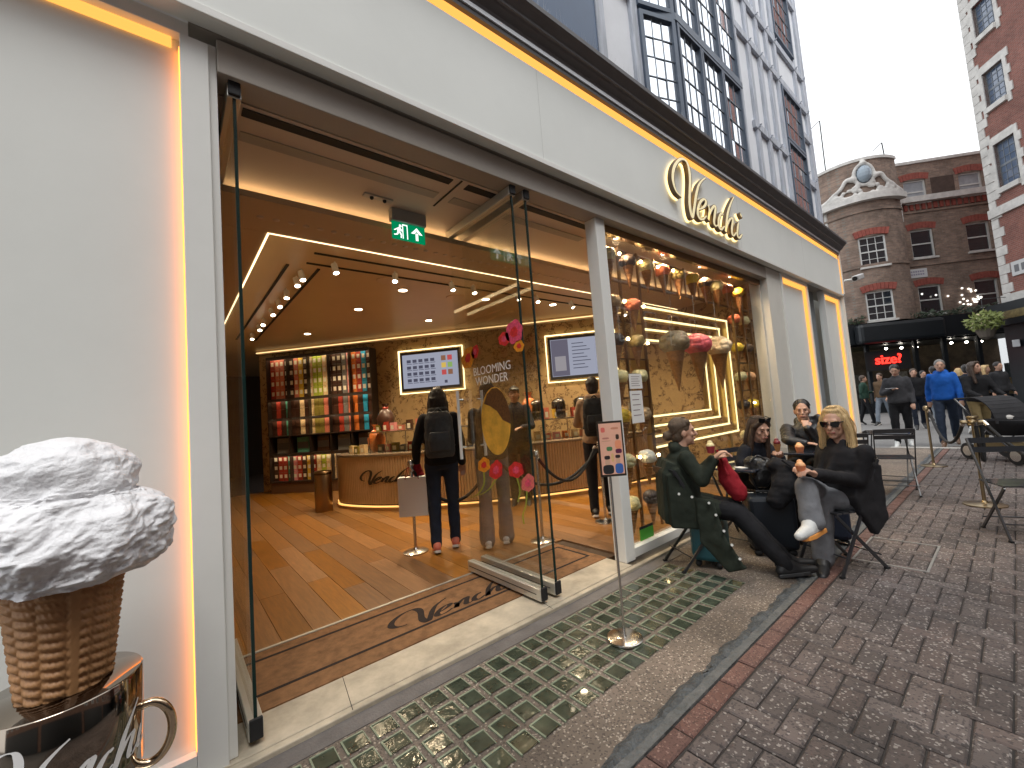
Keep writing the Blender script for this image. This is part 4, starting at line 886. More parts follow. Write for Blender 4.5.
def sash(parent, cx, z0, z1, w, y, ay=0., T=None, gl=FARGL, nx=1, nz=1):
    T = T or Matrix.Identity(4)
    f = MB(T); t = .07
    f.box((cx-w/2, y+.08, z0), (cx-w/2+t, y+.16, z1)).box((cx+w/2-t, y+.08, z0), (cx+w/2, y+.16, z1)).box((cx-w/2+t, y+.08, z1-t), (cx+w/2-t, y+.16, z1)).box((cx-w/2+t, y+.08, z0), (cx+w/2-t, y+.16, z0+t)).box((cx-w/2+t, y+.09, (z0+z1)/2-.03), (cx+w/2-t, y+.15, (z0+z1)/2+.03))
    wn2 = f.build('window', WPAINT, parent, local=True)
    for a, b in ((z0+t, (z0+z1)/2-.03), ((z0+z1)/2+.03, z1-t)):
        MB(T).box((cx-w/2+t, y+.12, a), (cx+w/2-t, y+.13, b)).build('pane', gl, wn2, local=True)
    if nx > 1:
        f = MB(T)
        for i in range(1, nx): f.box((cx-w/2+t+(w-2*t)*i/nx-.015, y+.10, z0+t), (cx-w/2+t+(w-2*t)*i/nx+.015, y+.119, z1-t))
        for j in range(1, nz): f.box((cx-w/2+t, y+.101, z0+(z1-z0)*j/nz-.013), (cx+w/2-t, y+.118, z0+(z1-z0)*j/nz+.013))
        f.build('glazing_bar', WPAINT, wn2, local=True)
    MB(T).box((cx-w/2-.05, y-.09, z0-.09), (cx+w/2+.05, y+.079, z0)).build('sill', PSTONE, wn2, local=True)
    # arch of rubbed bricks
    q = MB(T); n = 9
    for i in range(n):
        u0, u1 = (i+.04)/n, (i+.96)/n; x0, x1 = cx-w/2-.1+(w+.2)*u0, cx-w/2-.1+(w+.2)*u1; s0, s1 = .10*math.sin(math.pi*u0), .10*math.sin(math.pi*u1); k0, k1 = (u0-.5)*.16, (u1-.5)*.16
        q.prism([(x0, y-.018-ay, z1+s0-.03), (x1, y-.018-ay, z1+s1-.03), (x1+k1, y-.018-ay, z1+s1+.28), (x0+k0, y-.018-ay, z1+s0+.28)], (0, .1+ay, 0))
    q.build('window_arch', REDB, wn2, local=True)
    return wn2
for ci, cx in enumerate(colx):
    for ri, (a, b) in enumerate(rows): sash(bd, cx, a, b, ww, 0, gl=[FARGL, FARGL, REFLGL][ri])
# curved bay
RB = 2.0; yc = .75; bc = bayx-.15
def bay_pt(ang, r_): return (bc+r_*math.sin(ang), yc-r_*math.cos(ang))
n = 28; a0, a1 = -1.45, math.asin(min(.99, (x_l-bc)/RB))
wa = [math.asin(max(-.95, min(.95, (bl(X, Y, .9)[0]-bc)/RB))) for X, Y in ((877, 307), (869, 252))]
bays = [(wa[0], bl(877, 321, .9)[1], bl(877, 292, .9)[1]), (wa[1], bl(869, 268, .9)[1], bl(869, 238, .9)[1])]
hw = .27
def bay_mesh(r0, r1, z0, z1, s0=a0, s1=a1, k=n):
    q = MB(); vs = []; fs = []
    for i in range(k+1):
        a = s0+(s1-s0)*i/k
        for r_, z in ((r1, z0), (r0, z0), (r0, z1), (r1, z1)): x, y = bay_pt(a, r_); vs.append((x, y, z))
    for i in range(k):
        for j in range(4): fs.append((i*4+j, i*4+4+j, i*4+4+(j+1) % 4, i*4+(j+1) % 4))
    fs += [(0, 1, 2, 3), (k*4+3, k*4+2, k*4+1, k*4)]
    return q.add(vs, fs)
wm = (wa[0]+wa[1])/2; zz = [ZF, bays[0][1], bays[0][2], bays[1][1], bays[1][2], ZP]
for i in range(5):
    if i in (1, 3):
        for s0, s1 in ((a0, wm-hw), (wm+hw, a1)): bay_mesh(RB-.35, RB, zz[i], zz[i+1], s0, s1, 14).build('bay_wall', BR1, bd, local=True)
    else: bay_mesh(RB-.35, RB, zz[i], zz[i+1]).build('bay_wall', BR1, bd, local=True)
for _, z0, z1 in bays:
    x, y = bay_pt(wm, RB); T = Matrix.Translation((x, y, 0)) @ Matrix.Rotation(wm, 4, 'Z'); sash(bd, 0, z0, z1, 2*RB*math.sin(hw), .02, ay=.03, T=T, nx=3, nz=4)
bay_mesh(RB+.001, RB+.28, ZC, ZC+.28).build('cornice', PSTONE, bd, local=True); lb('cornice', (x_l, -.28, ZC), (x_r, -.001, ZC+.28), PSTONE)
for z, h in ((7.05, .12), (9.75, .10)):
    bay_mesh(RB+.001, RB+.06, z, z+h).build('string_course', BR1, bd, local=True); lb('string_course', (x_l, -.06, z), (x_r, -.001, z+h), BR1)
q = MB()
for i in range(30): q.box((x_l+.1+i*.26, -.07, 9.9), (x_l+.24+i*.26, -.001, 10.2))
q.build('dentil_band', REDB, bd, local=True)
lb('coping', (x_l, -.06, ZP), (x_r, .4, ZP+.14), PSTONE); bay_mesh(RB-.4, RB+.06, ZP, ZP+.14).build('coping', PSTONE, bd, local=True)
for cx in ((colx[0]+colx[1])/2, colx[0]-1.5):
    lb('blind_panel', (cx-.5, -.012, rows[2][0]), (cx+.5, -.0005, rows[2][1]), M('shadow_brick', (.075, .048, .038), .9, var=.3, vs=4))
for cx in (x_l+.1, bc-1.5):
    q = MB(); q.box((cx-.28, -.3, 9.3), (cx-.1, -.001, ZC-.001)).box((cx+.1, -.3, 9.3), (cx+.28, -.001, ZC-.001)).box((cx-.099, -.25, 9.8), (cx+.099, -.001, ZC-.001))
    q.build('console', PSTONE, bd, local=True, bevel=.03)
lb('pilaster', (x_l-.1, -.07, ZF), (x_l+.45, -.0005, 9.29), BR1)
# carved pediment: scrolls round an oval over the bay
q = MB()
def bsurf(u, z, d=.0): a = wm+u; x, y = bay_pt(a, RB+.06+d); return V((x, y, z))
z0 = ZC+.28
for k in range(40):
    a = 6.283*k/40; b = 6.283*(k+1)/40; q.cap(bsurf(.19*math.cos(a), z0+1.05+.52*math.sin(a)), .09, bsurf(.19*math.cos(b), z0+1.05+.52*math.sin(b)), .09, 7)
for sgn in (-1, 1):
    sp_ = spline([(.2, .9, 0), (.34, .95, 0), (.46, .62, 0), (.62, .42, 0), (.78, .18, 0), (.9, .1, 0)], 8)
    for a, b in zip(sp_, sp_[1:]): q.cap(bsurf(sgn*a.x, z0+a.y), .10+.05*math.sin(a.x*9), bsurf(sgn*b.x, z0+b.y), .10, 7)
    for k in range(26):
        u = random.uniform(.08, .8); q.ell(bsurf(sgn*u, z0+random.uniform(.06, max(.1, .85-u))), (.10, .10, .09), n=8, k=5)
q.cap(bsurf(0, z0+1.62), .16, bsurf(0, z0+1.72), .10)
for k in range(12): q.cap(bsurf(-.8+k*.14, z0+.07), .09, bsurf(-.66+k*.14, z0+.07), .09, 7)
ped = blob(q, 'carved_pediment', PSTONE, bd, vox=.05, sm=1)
for v in ped.data.vertices: v.co += OFF[bd.name]
MB().ell(bsurf(0, z0+1.05, .02), (.3, .3, .42), n=16, k=8).build('oval_window', M('oval_glass', (.30, .36, .42), .2), bd, local=True)
# chimneys and aerials
for cx, y, z, npots in ((bc-.6, 3.2, 13.0, 6), (x_r-1.6, 2.0, 12.9, 2)):
    s = lb('chimney_stack', (cx-.35*npots/2, y, 11.5), (cx+.35*npots/2, y+.8, z), BR1)
    for k in range(npots): MB().lathe([(.10, 0), (.13, .03), (.11, .45), (.14, .5), (.14, .62), (.09, .62)], (cx-.35*npots/2+.18+k*.35, y+.4, z), 12).build('chimney_pot', M('chimney_clay', (.20, .16, .14), .8, var=.2, vs=3), s, local=True)
lb('roof', (bc-1.5, .4, 11.4), (x_r, 7, 12.2), M('roof_slate', (.06, .06, .065), .6))
for X, Y0, Y1, bent in ((843, 165, 107, 1), (910, 158, 130, 1)):
    a, z0_ = bl(X, Y0); b, z1_ = bl(X-7, Y1); q = MB().tube([(a, 1.5, 11.8), (b, 1.5, z1_+.3)], .03, 6); q.tube([(b, 1.5, z1_+.3), (b-.5, 1.5, z1_-.1)], .02, 6); q.build('aerial', BLACK, bd, local=True)
# ground floor shop: dark fascia, stallriser, panes, red sign, lit interior
lb('shop_fascia', (bc-2.0, -.95, 3.35), (x_r, -.002, ZF-.001), SHOPB); lb('shop_fascia', (bc-1.6, -1.5, 3.30), (colx[0]-.6, -.951, ZF-.1), SHOPB, bevel=.15)
lb('shop_plinth', (bc-2.0, -.7, -.3), (x_r, -.45, .45), SHOPB)
xs = [bc-1.9, bc-.9, colx[0]-1.4, colx[0]-.2, colx[0]+1.2, colx[0]+2.6, colx[1]+1.2, x_r]
for x in xs: lb('mullion', (x-.07, -.68, .45), (x+.07, -.5, 3.35), SHOPB)
for a, b in zip(xs, xs[1:]): lb('shop_pane', (a+.07, -.6, .45), (b-.07, -.59, 3.349), FARGLS := glass('far_shop_glass', (.8, .8, .8), 1.0))
lb('shop_back', (bc-2, 3.0, -.3), (x_r, 3.1, 3.4), M('shop_back_wall', (.16, .12, .08), .8, var=.5, vs=2)); lb('shop_soffit', (bc-2, -.55, 3.30), (x_r, 2.99, 3.349), SHOPB)
for k in range(9):
    x = bc+.5+k*.95; MB().ell((x, .3+(k % 3)*.4, 3.12), (.06, .06, .05), n=8, k=5).build('shop_lamp', emit('far_lamp', (1, .93, .8), 30), bd, local=True)
for k in range(16):
    x = bc-1+k*.62; lb('shop_display', (x, 1.6+(k % 3)*.3, .3), (x+.45, 2.0+(k % 3)*.3, 1.2+.5*((k*7) % 4)/2), M('goods_%d' % (k % 5), [(.42, .4, .36), (.20, .18, .15), (.5, .38, .18), (.15, .2, .25), (.4, .16, .1)][k % 5], .7, var=.5, vs=8))
a, z = bl(888, 359.5, .98)
text('sign_lettering', 'size?', emit('neon_red', (1, .03, .02), 2.2), bd, (0, 0, 0), (1, 0, 0), (0, 0, 1), .62, .02, bold=.012).matrix_local = Matrix.Translation((a, -.98-.03, z)) @ Matrix.Rotation(R(90), 4, 'X')
lb('sign_board', (a-.95, -.97, z-.5), (a+.95, -.955, z+.45), BLACKM)
a, z = bl(916.5, 273.5); pq = lb('street_plaque', (a-.45, -.03, z-.22), (a+.45, -.001, z+.22), M('plaque_white', (.62, .62, .63), .5))
q = MB()
for r_, zz_ in ((0, .08), (1, -.06)):
    for k in range(7): q.box((a-.36+k*.1, -.034, z+zz_-.04), (a-.29+k*.1, -.0305, z+zz_+.04))
q.build('faint_lettering', M('plaque_ink', (.3, .28, .36), .6), pq, local=True)
# foliage: garland on the fascia, hanging basket
def leaves(mb, c, rad, n_, size, up=.0):
    for _ in range(n_):
        while 1:
            p = V((random.uniform(-1, 1), random.uniform(-1, 1), random.uniform(-1, 1)))
            if p.length < 1: break
        p = V((p.x*rad[0], p.y*rad[1], p.z*rad[2]))+V(c); a = V((random.gauss(0, 1), random.gauss(0, 1), random.gauss(0, 1))).normalized(); b = a.orthogonal().normalized(); s = size*random.uniform(.6, 1.3)
        mb.add([p-a*s, p+b*s*.45, p+a*s, p-b*s*.45], [(0, 1, 2, 3)])
LEAF = M('garland_leaf', (.035, .055, .028), .6, var=.5, vs=9); LEAF2 = M('basket_leaf', (.11, .15, .04), .6, var=.6, vs=9, c2=(.25, .28, .07))
gr = local_root('leaf_garland', 'dark evergreen garland along the top of the black shop fascia', 'garland', tuple(B0), BM)
q = MB()
for k in range(34): leaves(q, (bc-1.8+k*.27, -.55-.25*(k < 14), ZF+.12+random.uniform(-.05, .12)), (.3, .3, .22), 34, .11)
q.build('foliage', LEAF, gr, local=True)
MB().tube([(bc-1.9, -.5, ZF+.03), (bc+7.2, -.5, ZF+.03)], .03, 6).build('stem', M('garland_stem', (.06, .04, .02), .8), gr, local=True)
fl_ = local_root('fairy_lights', 'string of small white fairy lights on the brick wall', 'lights', tuple(B0), BM)
q = MB(); q2 = MB()
for k in range(26):
    a, z = bl(*[(908, 294), (922, 294), (936, 295), (948, 296), (962, 295)][k % 5] if k < 5 else (random.uniform(960, 982), random.uniform(288, 305)), .04); q.ell((a, -.04, z), (.045, .045, .045), n=6, k=4)
q.build('bulbs', emit('fairy', (1, .95, .85), 1.6), fl_, local=True).name = 'bulb_string'
# ------------------------------------------------------------------ red brick building at the right edge
C0 = px(1010, 330, 16.8); C0.z = 0; ce_ = V((-.77, -.64, 0)).normalized(); cn_ = V((ce_.y, -ce_.x, 0))
if cn_.dot(V((-1, .6, 0))) < 0: cn_ = -cn_
CM = Matrix((ce_, -cn_, V((0, 0, 1)))).transposed()
def rl(X, Y):
    dr = (X-512)*CR-(Y-384)*CU+FPX*CF; o = V((0, 0, CH)); t = (C0-o).dot(cn_)/dr.dot(cn_); q = o+dr*t-C0; return q.dot(ce_), q.z
rd = thing('red_brick_building', 'red brick building with white stone quoins and leaded windows at the right edge', 'building', tuple(C0))
def rp(u, d, z): return C0+ce_*u+cn_*d+V((0, 0, z))
def rbx(name, u0, u1, d0, d1, z0, z1, mat, parent=None):
    return MB().prism([rp(u0, d0, z0), rp(u1, d0, z0), rp(u1, d1, z0), rp(u0, d1, z0)], (0, 0, z1-z0)).build(name, mat, parent or rd)
rw = [(rl(1002, 188), rl(993, 146)), (rl(992, 106), rl(986, 72)), (rl(983, 34), rl(976, 4))]
W0 = .5; W1 = 1.35
zs = [4.2]
for a, b in rw: zs += [a[1], b[1]]
zs.append(24)
MBq = MB()
for u0, u1 in ((0, W0), (W1, 5)): MBq.prism([rp(u0, 0, 4.2), rp(u1, 0, 4.2), rp(u1, -.5, 4.2), rp(u0, -.5, 4.2)], (0, 0, 20))
for i in range(0, len(zs), 2): MBq.prism([rp(W0, 0, zs[i]), rp(W1, 0, zs[i]), rp(W1, -.5, zs[i]), rp(W0, -.5, zs[i])], (0, 0, zs[i+1]-zs[i]))
MBq.build('wall', BR2, rd)
rbx('far_side_wall', 0, .4, -.5, -8, 4.2, 24.2, BR2); rbx('shopfront', -.1, 5, .12, -8, -.3, 3.3, SHOPB); rbx('shop_cornice', -.3, 5, .45, -8, 3.301, 4.199, SHOPB)
rbx('gold_fascia_text', 0, 5, .452, .47, 3.55, 3.85, M('dull_gold', (.16, .12, .05), .5, var=.5, vs=6))
k = 0; z = 4.25
while z < 23.5:
    h = .38; rbx('quoin', -.03, .42 if k % 2 else .26, .035, -.3, z, z+h-.02, PSTONE); z += h; k += 1
for a, b in rw:
    z0, z1 = a[1], b[1]
    for s in (0, 1):
        z = z0-.3; j = 0
        while z < z1+.25:
            w_ = .24 if j % 2 else .14; u = (W0-w_, W0) if s == 0 else (W1, W1+w_); rbx('window_surround', u[0], u[1], .04, -.25, z, min(z+.34, z1+.3), PSTONE); z += .345; j += 1
    rbx('lintel', W0, W1, .04, -.25, z1+.001, z1+.32, PSTONE); rbx('sill', W0, W1, .12, -.25, z0-.2, z0-.001, PSTONE)
    w = rbx('window_frame', W0, W1, -.13, -.16, z0, z1, M('leaded_blue', (.10, .14, .22), .05, spec=1., coat=.6))
    q = MB()
    for i in range(5): u = W0+(W1-W0)*i/4; q.bar(rp(u, -.125, z0), rp(u, -.125, z1), .05 if i % 4 == 0 else .02, .02, up=cn_)
    for i in range(7): zz = z0+(z1-z0)*i/6; q.bar(rp(W0, -.122, zz), rp(W1, -.122, zz), .02, .09 if i in (0, 3, 6) else .02)
    q.build('lead_came', LEADC, w)
for z in (4.2, 7.75): rbx('stone_band', -.05, 5, .10, -.001, z, z+.35, PSTONE)
a, b = rl(1001, 291), rl(1026, 270)
zs_ = rl(1001, 291)[1]; rs_ = rbx('name_board', .5, 4.5, .06, .001, 5.2, 5.75, M('sign_white', (.58, .58, .58), .5))
q = MB()
for i in range(14): q.prism([rp(.62+i*.27, .061, 5.33), rp(.80+i*.27, .061, 5.33), rp(.80+i*.27, .064, 5.33), rp(.62+i*.27, .064, 5.33)], (0, 0, .28))
q.build('faint_lettering', M('sign_ink', (.16, .16, .17), .6), rs_)
hbk = thing('hanging_basket', 'hanging flower basket with yellow green trailing leaves before the brick building', 'flower basket', tuple(px(985, 322, 16.5)))
c = px(985, 324, 16.5); q = MB(); leaves(q, c+V((0, 0, .1)), (.55, .55, .42), 420, .10); q.build('foliage', LEAF2, hbk)
q = MB(); leaves(q, c+V((0, 0, .18)), (.55, .55, .35), 46, .06); q.build('flowers', M('basket_flower', (.75, .6, .25), .6, c2=(.8, .75, .7), vs=12), hbk).name = 'flower_heads'
MB().lathe([(.04, -.62), (.2, -.52), (.32, -.2), (.3, -.2)], c, 14).build('basket', M('basket_coir', (.12, .10, .08), .9), hbk)
MB().tube([c+V((0, 0, .1)), c+V((0, 0, 1.0)), rp(.1, .0, c.z+1.05)], .015, 6).build('bracket', BLACK, hbk)

al = thing('alarm_box', 'small white alarm box on the black shopfront at the right edge', 'alarm', tuple(px(1008, 344, 14.0)))
p = rp(.45, .24, rl(1014, 344)[1]); al.location = p; OFF[al.name] = p.copy(); MB().box(p-V((.1, .1, .14)), p+V((.1, .1, .14))).build('case', M('alarm_white', (.6, .6, .62), .4), al, bevel=.02); MB().cap(p+V((.05, -.2, -.03)), .06, p+V((0, -.28, -.03)), .06).build('camera_dome', M('alarm_white', (.6, .6, .62), .4), al); MB().bar(p, rp(.45, .10, p.z), .06).build('wall_bracket', BLACKM, al)

# ------------------------------------------------------------------ unseen terrace behind the viewer, added to shade the street and fill the panes
ot = thing('added_terrace', 'unseen dark brick terrace behind the camera, added for shade and window reflections', 'building', (3, -6.5, 0))
for x0, x1, h in ((-14, -3, 9.5), (-3, 5, 11.5), (5, 13, 9.0), (13, 27, 12.5), (27, 42, 12.0)):
    MB().box((x0, -12, 0), (x1-.01, -6.5, h)).build('wall', M('terrace_brick', (.20, .12, .09), .85, var=.25, vs=2), ot); MB().box((x0, -6.65, h), (x1-.01, -6.3, h+.25)).build('coping', PSTONE, ot)
    for k in range(int((x1-x0)//2.2)):
        for z in (4.2, 7.0):
            MB().box((x0+.6+k*2.2, -6.499, z), (x0+1.6+k*2.2, -6.46, z+1.6)).build('window', WPAINT, ot); MB().box((x0+.68+k*2.2, -6.459, z+.08), (x0+1.52+k*2.2, -6.45, z+1.52)).build('pane', FARGL, ot)
    MB().box((x0+.3, -6.499, .0), (x1-.3, -6.40, 3.4)).build('shopfront', SHOPB, ot)
# ------------------------------------------------------------------ giant ice cream cone on a mirror drum
axis_x, axis_y = -.24, 1.76
st = thing('ice_cream_sculpture', 'giant white scoop in a wafer cone on a mirrored drum with ring handle', 'sculpture', (axis_x, axis_y, 0))
dt = .74; dr_ = .168
DRUM = M('smoked_mirror', (.32, .27, .22), .07, 1, var=.05, vs=2)
MB().lathe([(dr_-.01, .47), (dr_, .48), (dr_, dt-.004), (dr_-.004, dt), (.001, dt)], (axis_x, axis_y, 0), 72).build('drum', DRUM, st, smooth=True)
MB().lathe([(.05, .03), (.05, .47)], (axis_x, axis_y, 0), 24).build('stem', CHROME, st, smooth=True); MB().lathe([(.2, .0), (.2, .02), (.06, .03)], (axis_x, axis_y, 0), 40).build('base_plate', CHROME, st, smooth=True)
rg = []
hd = V((.79, -.10, 0)).normalized()
for k in range(41):
    a = 2*math.pi*k/40; rg.append(V((axis_x, axis_y, .535))+hd*(dr_+.012+.055*math.cos(a))+V((0, 0, .085*math.sin(a))))
MB().tube(rg, .012, 12, cap=False).build('ring_handle', M('gold_mirror', (.75, .6, .42), .1, 1), st, smooth=True)
# lettering wrapped on the drum, facing the camera
fa = math.atan2(-axis_y, -axis_x); s_ = .40/LW
def drum(u, v, d):
    a = fa-.95+(u*s_)/dr_*.95; return V((axis_x+(dr_+.001+d)*math.cos(a), axis_y+(dr_+.001+d)*math.sin(a), .525+v*s_*1.05))
lettering(MB(), drum, pen=.085, thin=.16, depth=.0).build('lettering', M('white_lettering', (.85, .85, .84), .4), st)
def cone_mat():
    mt = M('wafer_sculpt', (.40, .205, .085), .5, var=.18, vs=7, bump=.15, bs=40); return mt
# waffle cone with woven basket relief
cn = MB(); nz_, na = 120, 234; vs = []; fs = []; zb, zt = dt+.001, 1.045
ax = V((axis_x+.008, axis_y, 0))
for i in range(nz_+1):
    z = zb+(zt-zb)*i/nz_; r0 = .092+(.122-.092)*i/nz_
    for j in range(na):
        th = 2*math.pi*j/na; u = j/na*13; cu_ = int(u); fu = u-cu_; row = (i/nz_)*12+.5*(cu_ % 2)+.42*fu+.12*math.sin(cu_*5.1)
        fz = row-math.floor(row); d = .0085*(math.sin(math.pi*fu)**.6)*(math.sin(math.pi*min(1, fz*1.25))**.8 if fz < .8 else 0)-.002+.0015*math.sin(j*1.7+i*.9)
        if abs(((th-fa-.15+math.pi) % (2*math.pi))-math.pi) < .09: d = .003
        vs.append((ax.x+(r0+d)*math.cos(th), ax.y+(r0+d)*math.sin(th), z))
for i in range(nz_):
    fs += [(i*na+j, i*na+(j+1) % na, (i+1)*na+(j+1) % na, (i+1)*na+j) for j in range(na)]
fs += [tuple(range(na))[::-1], tuple(range(nz_*na, (nz_+1)*na))]
cn.add(vs, fs).build('cone', cone_mat(), st).data.polygons.foreach_set('use_smooth', [True]*len(fs))
# scoop: a wide ragged mass under a rounded crown, with slanting drag marks
from mathutils import noise as NZ
def fbm(p, o=4): return NZ.fractal(p, .9, 2.1, o, noise_basis='PERLIN_ORIGINAL')
nt, npH = 200, 320; vs = []; fs = []; C = V((axis_x+.012, axis_y, 1.16)); prof = [(-.135, .10), (-.125, .17), (-.10, .20), (-.05, .225), (.0, .232), (.05, .222), (.085, .195), (.105, .168), (.13, .162), (.17, .150), (.21, .125), (.245, .08), (.262, .03), (.266, .0)]
def pr_at(t):
    u = t*(len(prof)-1); i = min(int(u), len(prof)-2); f = u-i; return prof[i][0]*(1-f)+prof[i+1][0]*f, prof[i][1]*(1-f)+prof[i+1][1]*f
for i in range(nt+1):
    z, r_ = pr_at(i/nt)
    for j in range(npH):
        ph = 2*math.pi*j/npH; e = V((math.cos(ph), math.sin(ph), 0)); p = e*r_+V((0, 0, z))
        zs_ = z-.30*(p.x+.25*p.y)+.03*fbm(V((p.x*4, p.y*4, z*4)), 2); q_ = V((p.x*5+2*z, p.y*5, zs_*13))                   # slanted, flattened drag marks
        d = .030*fbm(V((p.x*5, p.y*5, z*6)), 3)+.022*fbm(q_, 4)*(1 if z < .12 else .45)
        mk = .35+.65*max(0, min(1, .5+1.6*fbm(V((p.x*6+9, p.y*6, z*7)), 2))); lump = mk*fbm(V((p.x*34, p.y*34, zs_*44)), 5); d += .013*lump*(1 if z < .11 else .35)
        d -= .016*max(0, fbm(V((p.x*7+3, p.y*7, zs_*18+5)), 2)-.2)
        k = min(1, r_/.06); out = (e*.85+V((0, 0, .5 if z > .1 else -.15 if z < -.08 else 0)))
        vs.append(C+p+out*d*k+V((.02*max(0, math.cos(ph+.5))*math.exp(-((z-.06)/.05)**2), 0, 0)))
for i in range(nt): fs += [(i*npH+j, i*npH+(j+1) % npH, (i+1)*npH+(j+1) % npH, (i+1)*npH+j) for j in range(npH)]
fs += [tuple(range(npH))[::-1]]
o = MB().add(vs, fs).build('scoop', M('plaster_white', (.80, .80, .82), .5, var=.05, vs=6, bump=.25, bs=110), st); o.data.polygons.foreach_set('use_smooth', [True]*len(fs))

# ------------------------------------------------------------------ poster stand
ps = thing('poster_stand', 'slim steel poster stand with pink advert on a round mirror base', 'sign stand', (2.067, 1.63, 0))
P0 = V((2.067, 1.63, 0)); MB().lathe([(.098, .007), (.105, .009), (.105, .018), (.098, .022), (.012, .024), (.011, .03)], P0, 48).build('base', CHROME, ps, smooth=True)
MB().tube([P0+V((0, 0, .02)), P0+V((0, 0, .98))], .008, 12).build('pole', CHROME, ps, smooth=True)
fx = V((.77, -.64, 0)).normalized(); fo = V((-.64, -.77, 0)).normalized()
def ppt(u, d, z): return V((2.02, 1.565, 0))+fx*u+fo*d+V((0, 0, z))
def pbx(nm, u0, u1, d0, d1, z0, z1, mt, parent=ps): return MB().prism([ppt(u0, d0, z0), ppt(u1, d0, z0), ppt(u1, d1, z0), ppt(u0, d1, z0)], (0, 0, z1-z0)).build(nm, mt, parent)
pbx('frame', -.075, .075, -.012, .004, .975, 1.30, M('frame_bronze', (.10, .085, .07), .3, .8)); pr = pbx('poster', -.066, .066, .0042, .0052, .988, 1.288, M('poster_pink', (.78, .42, .30), .5, var=.06, vs=8))
for nm, u0, u1, z0, z1, c in (('title_print', -.055, -.03, 1.235, 1.265, (.7, .15, .12)), ('title_print', .005, .05, 1.25, 1.262, (.6, .25, .15)), ('caption_print', -.05, -.01, 1.195, 1.205, (.5, .2, .15)), ('caption_print', -.055, 0, 1.182, 1.186, (.55, .3, .2)), ('leaf_print', -.03, .005, 1.125, 1.15, (.08, .2, .08)), ('figure_print', -.045, -.015, 1.045, 1.075, (.62, .38, .26)), ('hair_print', -.047, -.013, 1.0755, 1.098, (.03, .02, .02)), ('shirt_print', -.06, .005, .99, 1.0445, (.02, .02, .022)), ('figure_print', .02, .045, 1.05, 1.08, (.62, .38, .26)), ('hair_print', .018, .047, 1.0805, 1.10, (.03, .02, .02)), ('shirt_print', .012, .06, .99, 1.0495, (.05, .13, .4)), ('dress_print', .022, .06, 1.135, 1.185, (.8, .3, .16)), ('hair_print', .03, .05, 1.19, 1.22, (.05, .03, .02)), ('trouser_print', .022, .06, 1.108, 1.1345, (.12, .02, .06)), ('cone_print', -.006, .01, 1.06, 1.11, (.7, .45, .2))):
    n_ = 14; cu_, cz_ = (u0+u1)/2, (z0+z1)/2; ru, rz = (u1-u0)/2, (z1-z0)/2
    MB().add([ppt(cu_+ru*math.copysign(abs(math.cos(6.283*k/n_))**.6, math.cos(6.283*k/n_)), .0056, cz_+rz*math.copysign(abs(math.sin(6.283*k/n_))**.6, math.sin(6.283*k/n_))) for k in range(n_)], [tuple(range(n_))]).build(nm, M('print_%d_%d_%d' % tuple(int(99*x) for x in c), c, .5), pr)

# ------------------------------------------------------------------ folding furniture
def frame2(loc, f):          # local +y = facing f
    f = V((f[0], f[1], 0)).normalized(); r_ = V((f.y, -f.x, 0)); m_ = Matrix((r_, f, V((0, 0, 1)))).transposed().to_4x4(); m_.translation = V(loc); return m_
STEEL = M('black_folding_steel', (.022, .023, .027), .32, .0, spec=.7, coat=.3)
SEATM = M('glossy_slat', (.03, .032, .037), .28, .0, spec=1.0, coat=.6)
def chair(label, loc, f, w=.38):
    T = frame2(loc, f); t = thing('folding_chair', label, 'chair', loc, 'black folding bistro chairs'); h = w/2
    for s in (-1, 1):
        MB(T).bar((s*h, -.25, .82), (s*h, .20, .012), .022, .012, up=(1, 0, 0)).build('leg', STEEL, t)
        MB(T).bar((s*(h-.022), .17, .44), (s*(h-.022), -.23, .012), .022, .012, up=(1, 0, 0)).build('leg', STEEL, t)
        for y in (.205, -.235): MB(T).box((s*h-.012 if y > 0 else s*(h-.022)-.012, y-.016, 0), (s*h+.012 if y > 0 else s*(h-.022)+.012, y+.016, .014)).build('foot', BLACKM, t)
    for k in range(6): MB(T).box((-h+.015, -.19+k*.062, .445), (h-.015, -.14+k*.062, .457)).build('seat_slat', SEATM, t)
    for z in (.72, .80): y = -.25+(.82-z)*.555; MB(T).bar((-h, y-.012, z), (h, y-.012, z), .012, .05, up=(0, -.15, 1)).build('back_slat', STEEL, t)
    for a, z in ((.135, .13), (-.17, .12)): MB(T).tube([(-h, a, z), (h, a, z)], .006, 8).build('stretcher', STEEL, t)
    return t
def table(label, loc, f, w=.58, d=.58, h=.72, mat=None):
    T = frame2(loc, f); t = thing('folding_table', label, 'table', loc, 'black folding bistro tables')
    MB(T).box((-w/2, -d/2, h-.022), (w/2, d/2, h)).build('tabletop', mat or M('table_navy', (.022, .027, .04), .15, coat=.8), t, bevel=.008)
    for s in (-1, 1):
        MB(T).bar((s*(w/2-.06), -d/2+.06, h-.023), (s*(w/2-.06), d/2-.04, .01), .02, .012, up=(1, 0, 0)).build('leg', STEEL, t)
        MB(T).bar((s*(w/2-.085), d/2-.06, h-.023), (s*(w/2-.085), -d/2+.04, .01), .02, .012, up=(1, 0, 0)).build('leg', STEEL, t)
    for y in (-d/2+.07, d/2-.07): MB(T).tube([(-w/2+.06, y, .07), (w/2-.06, y, .07)], .007, 8).build('stretcher', STEEL, t)
    return t
FLW = V((.86, -.5, 0)).normalized(); FBL = V((-.88, .47, 0)).normalized()
chair('black folding chair under the woman in the long green coat', (3.46, 1.865, 0), FLW, .34)
chair('black folding chair under the blonde woman', (4.05, 1.02, 0), FBL, .36)
chair('black folding chair under the young woman with long dark hair', (4.62, 1.83, 0), (-.35, -1))
chair('black folding chair under the person in the padded jacket', (5.98, 1.72, 0), (-.95, -.1))
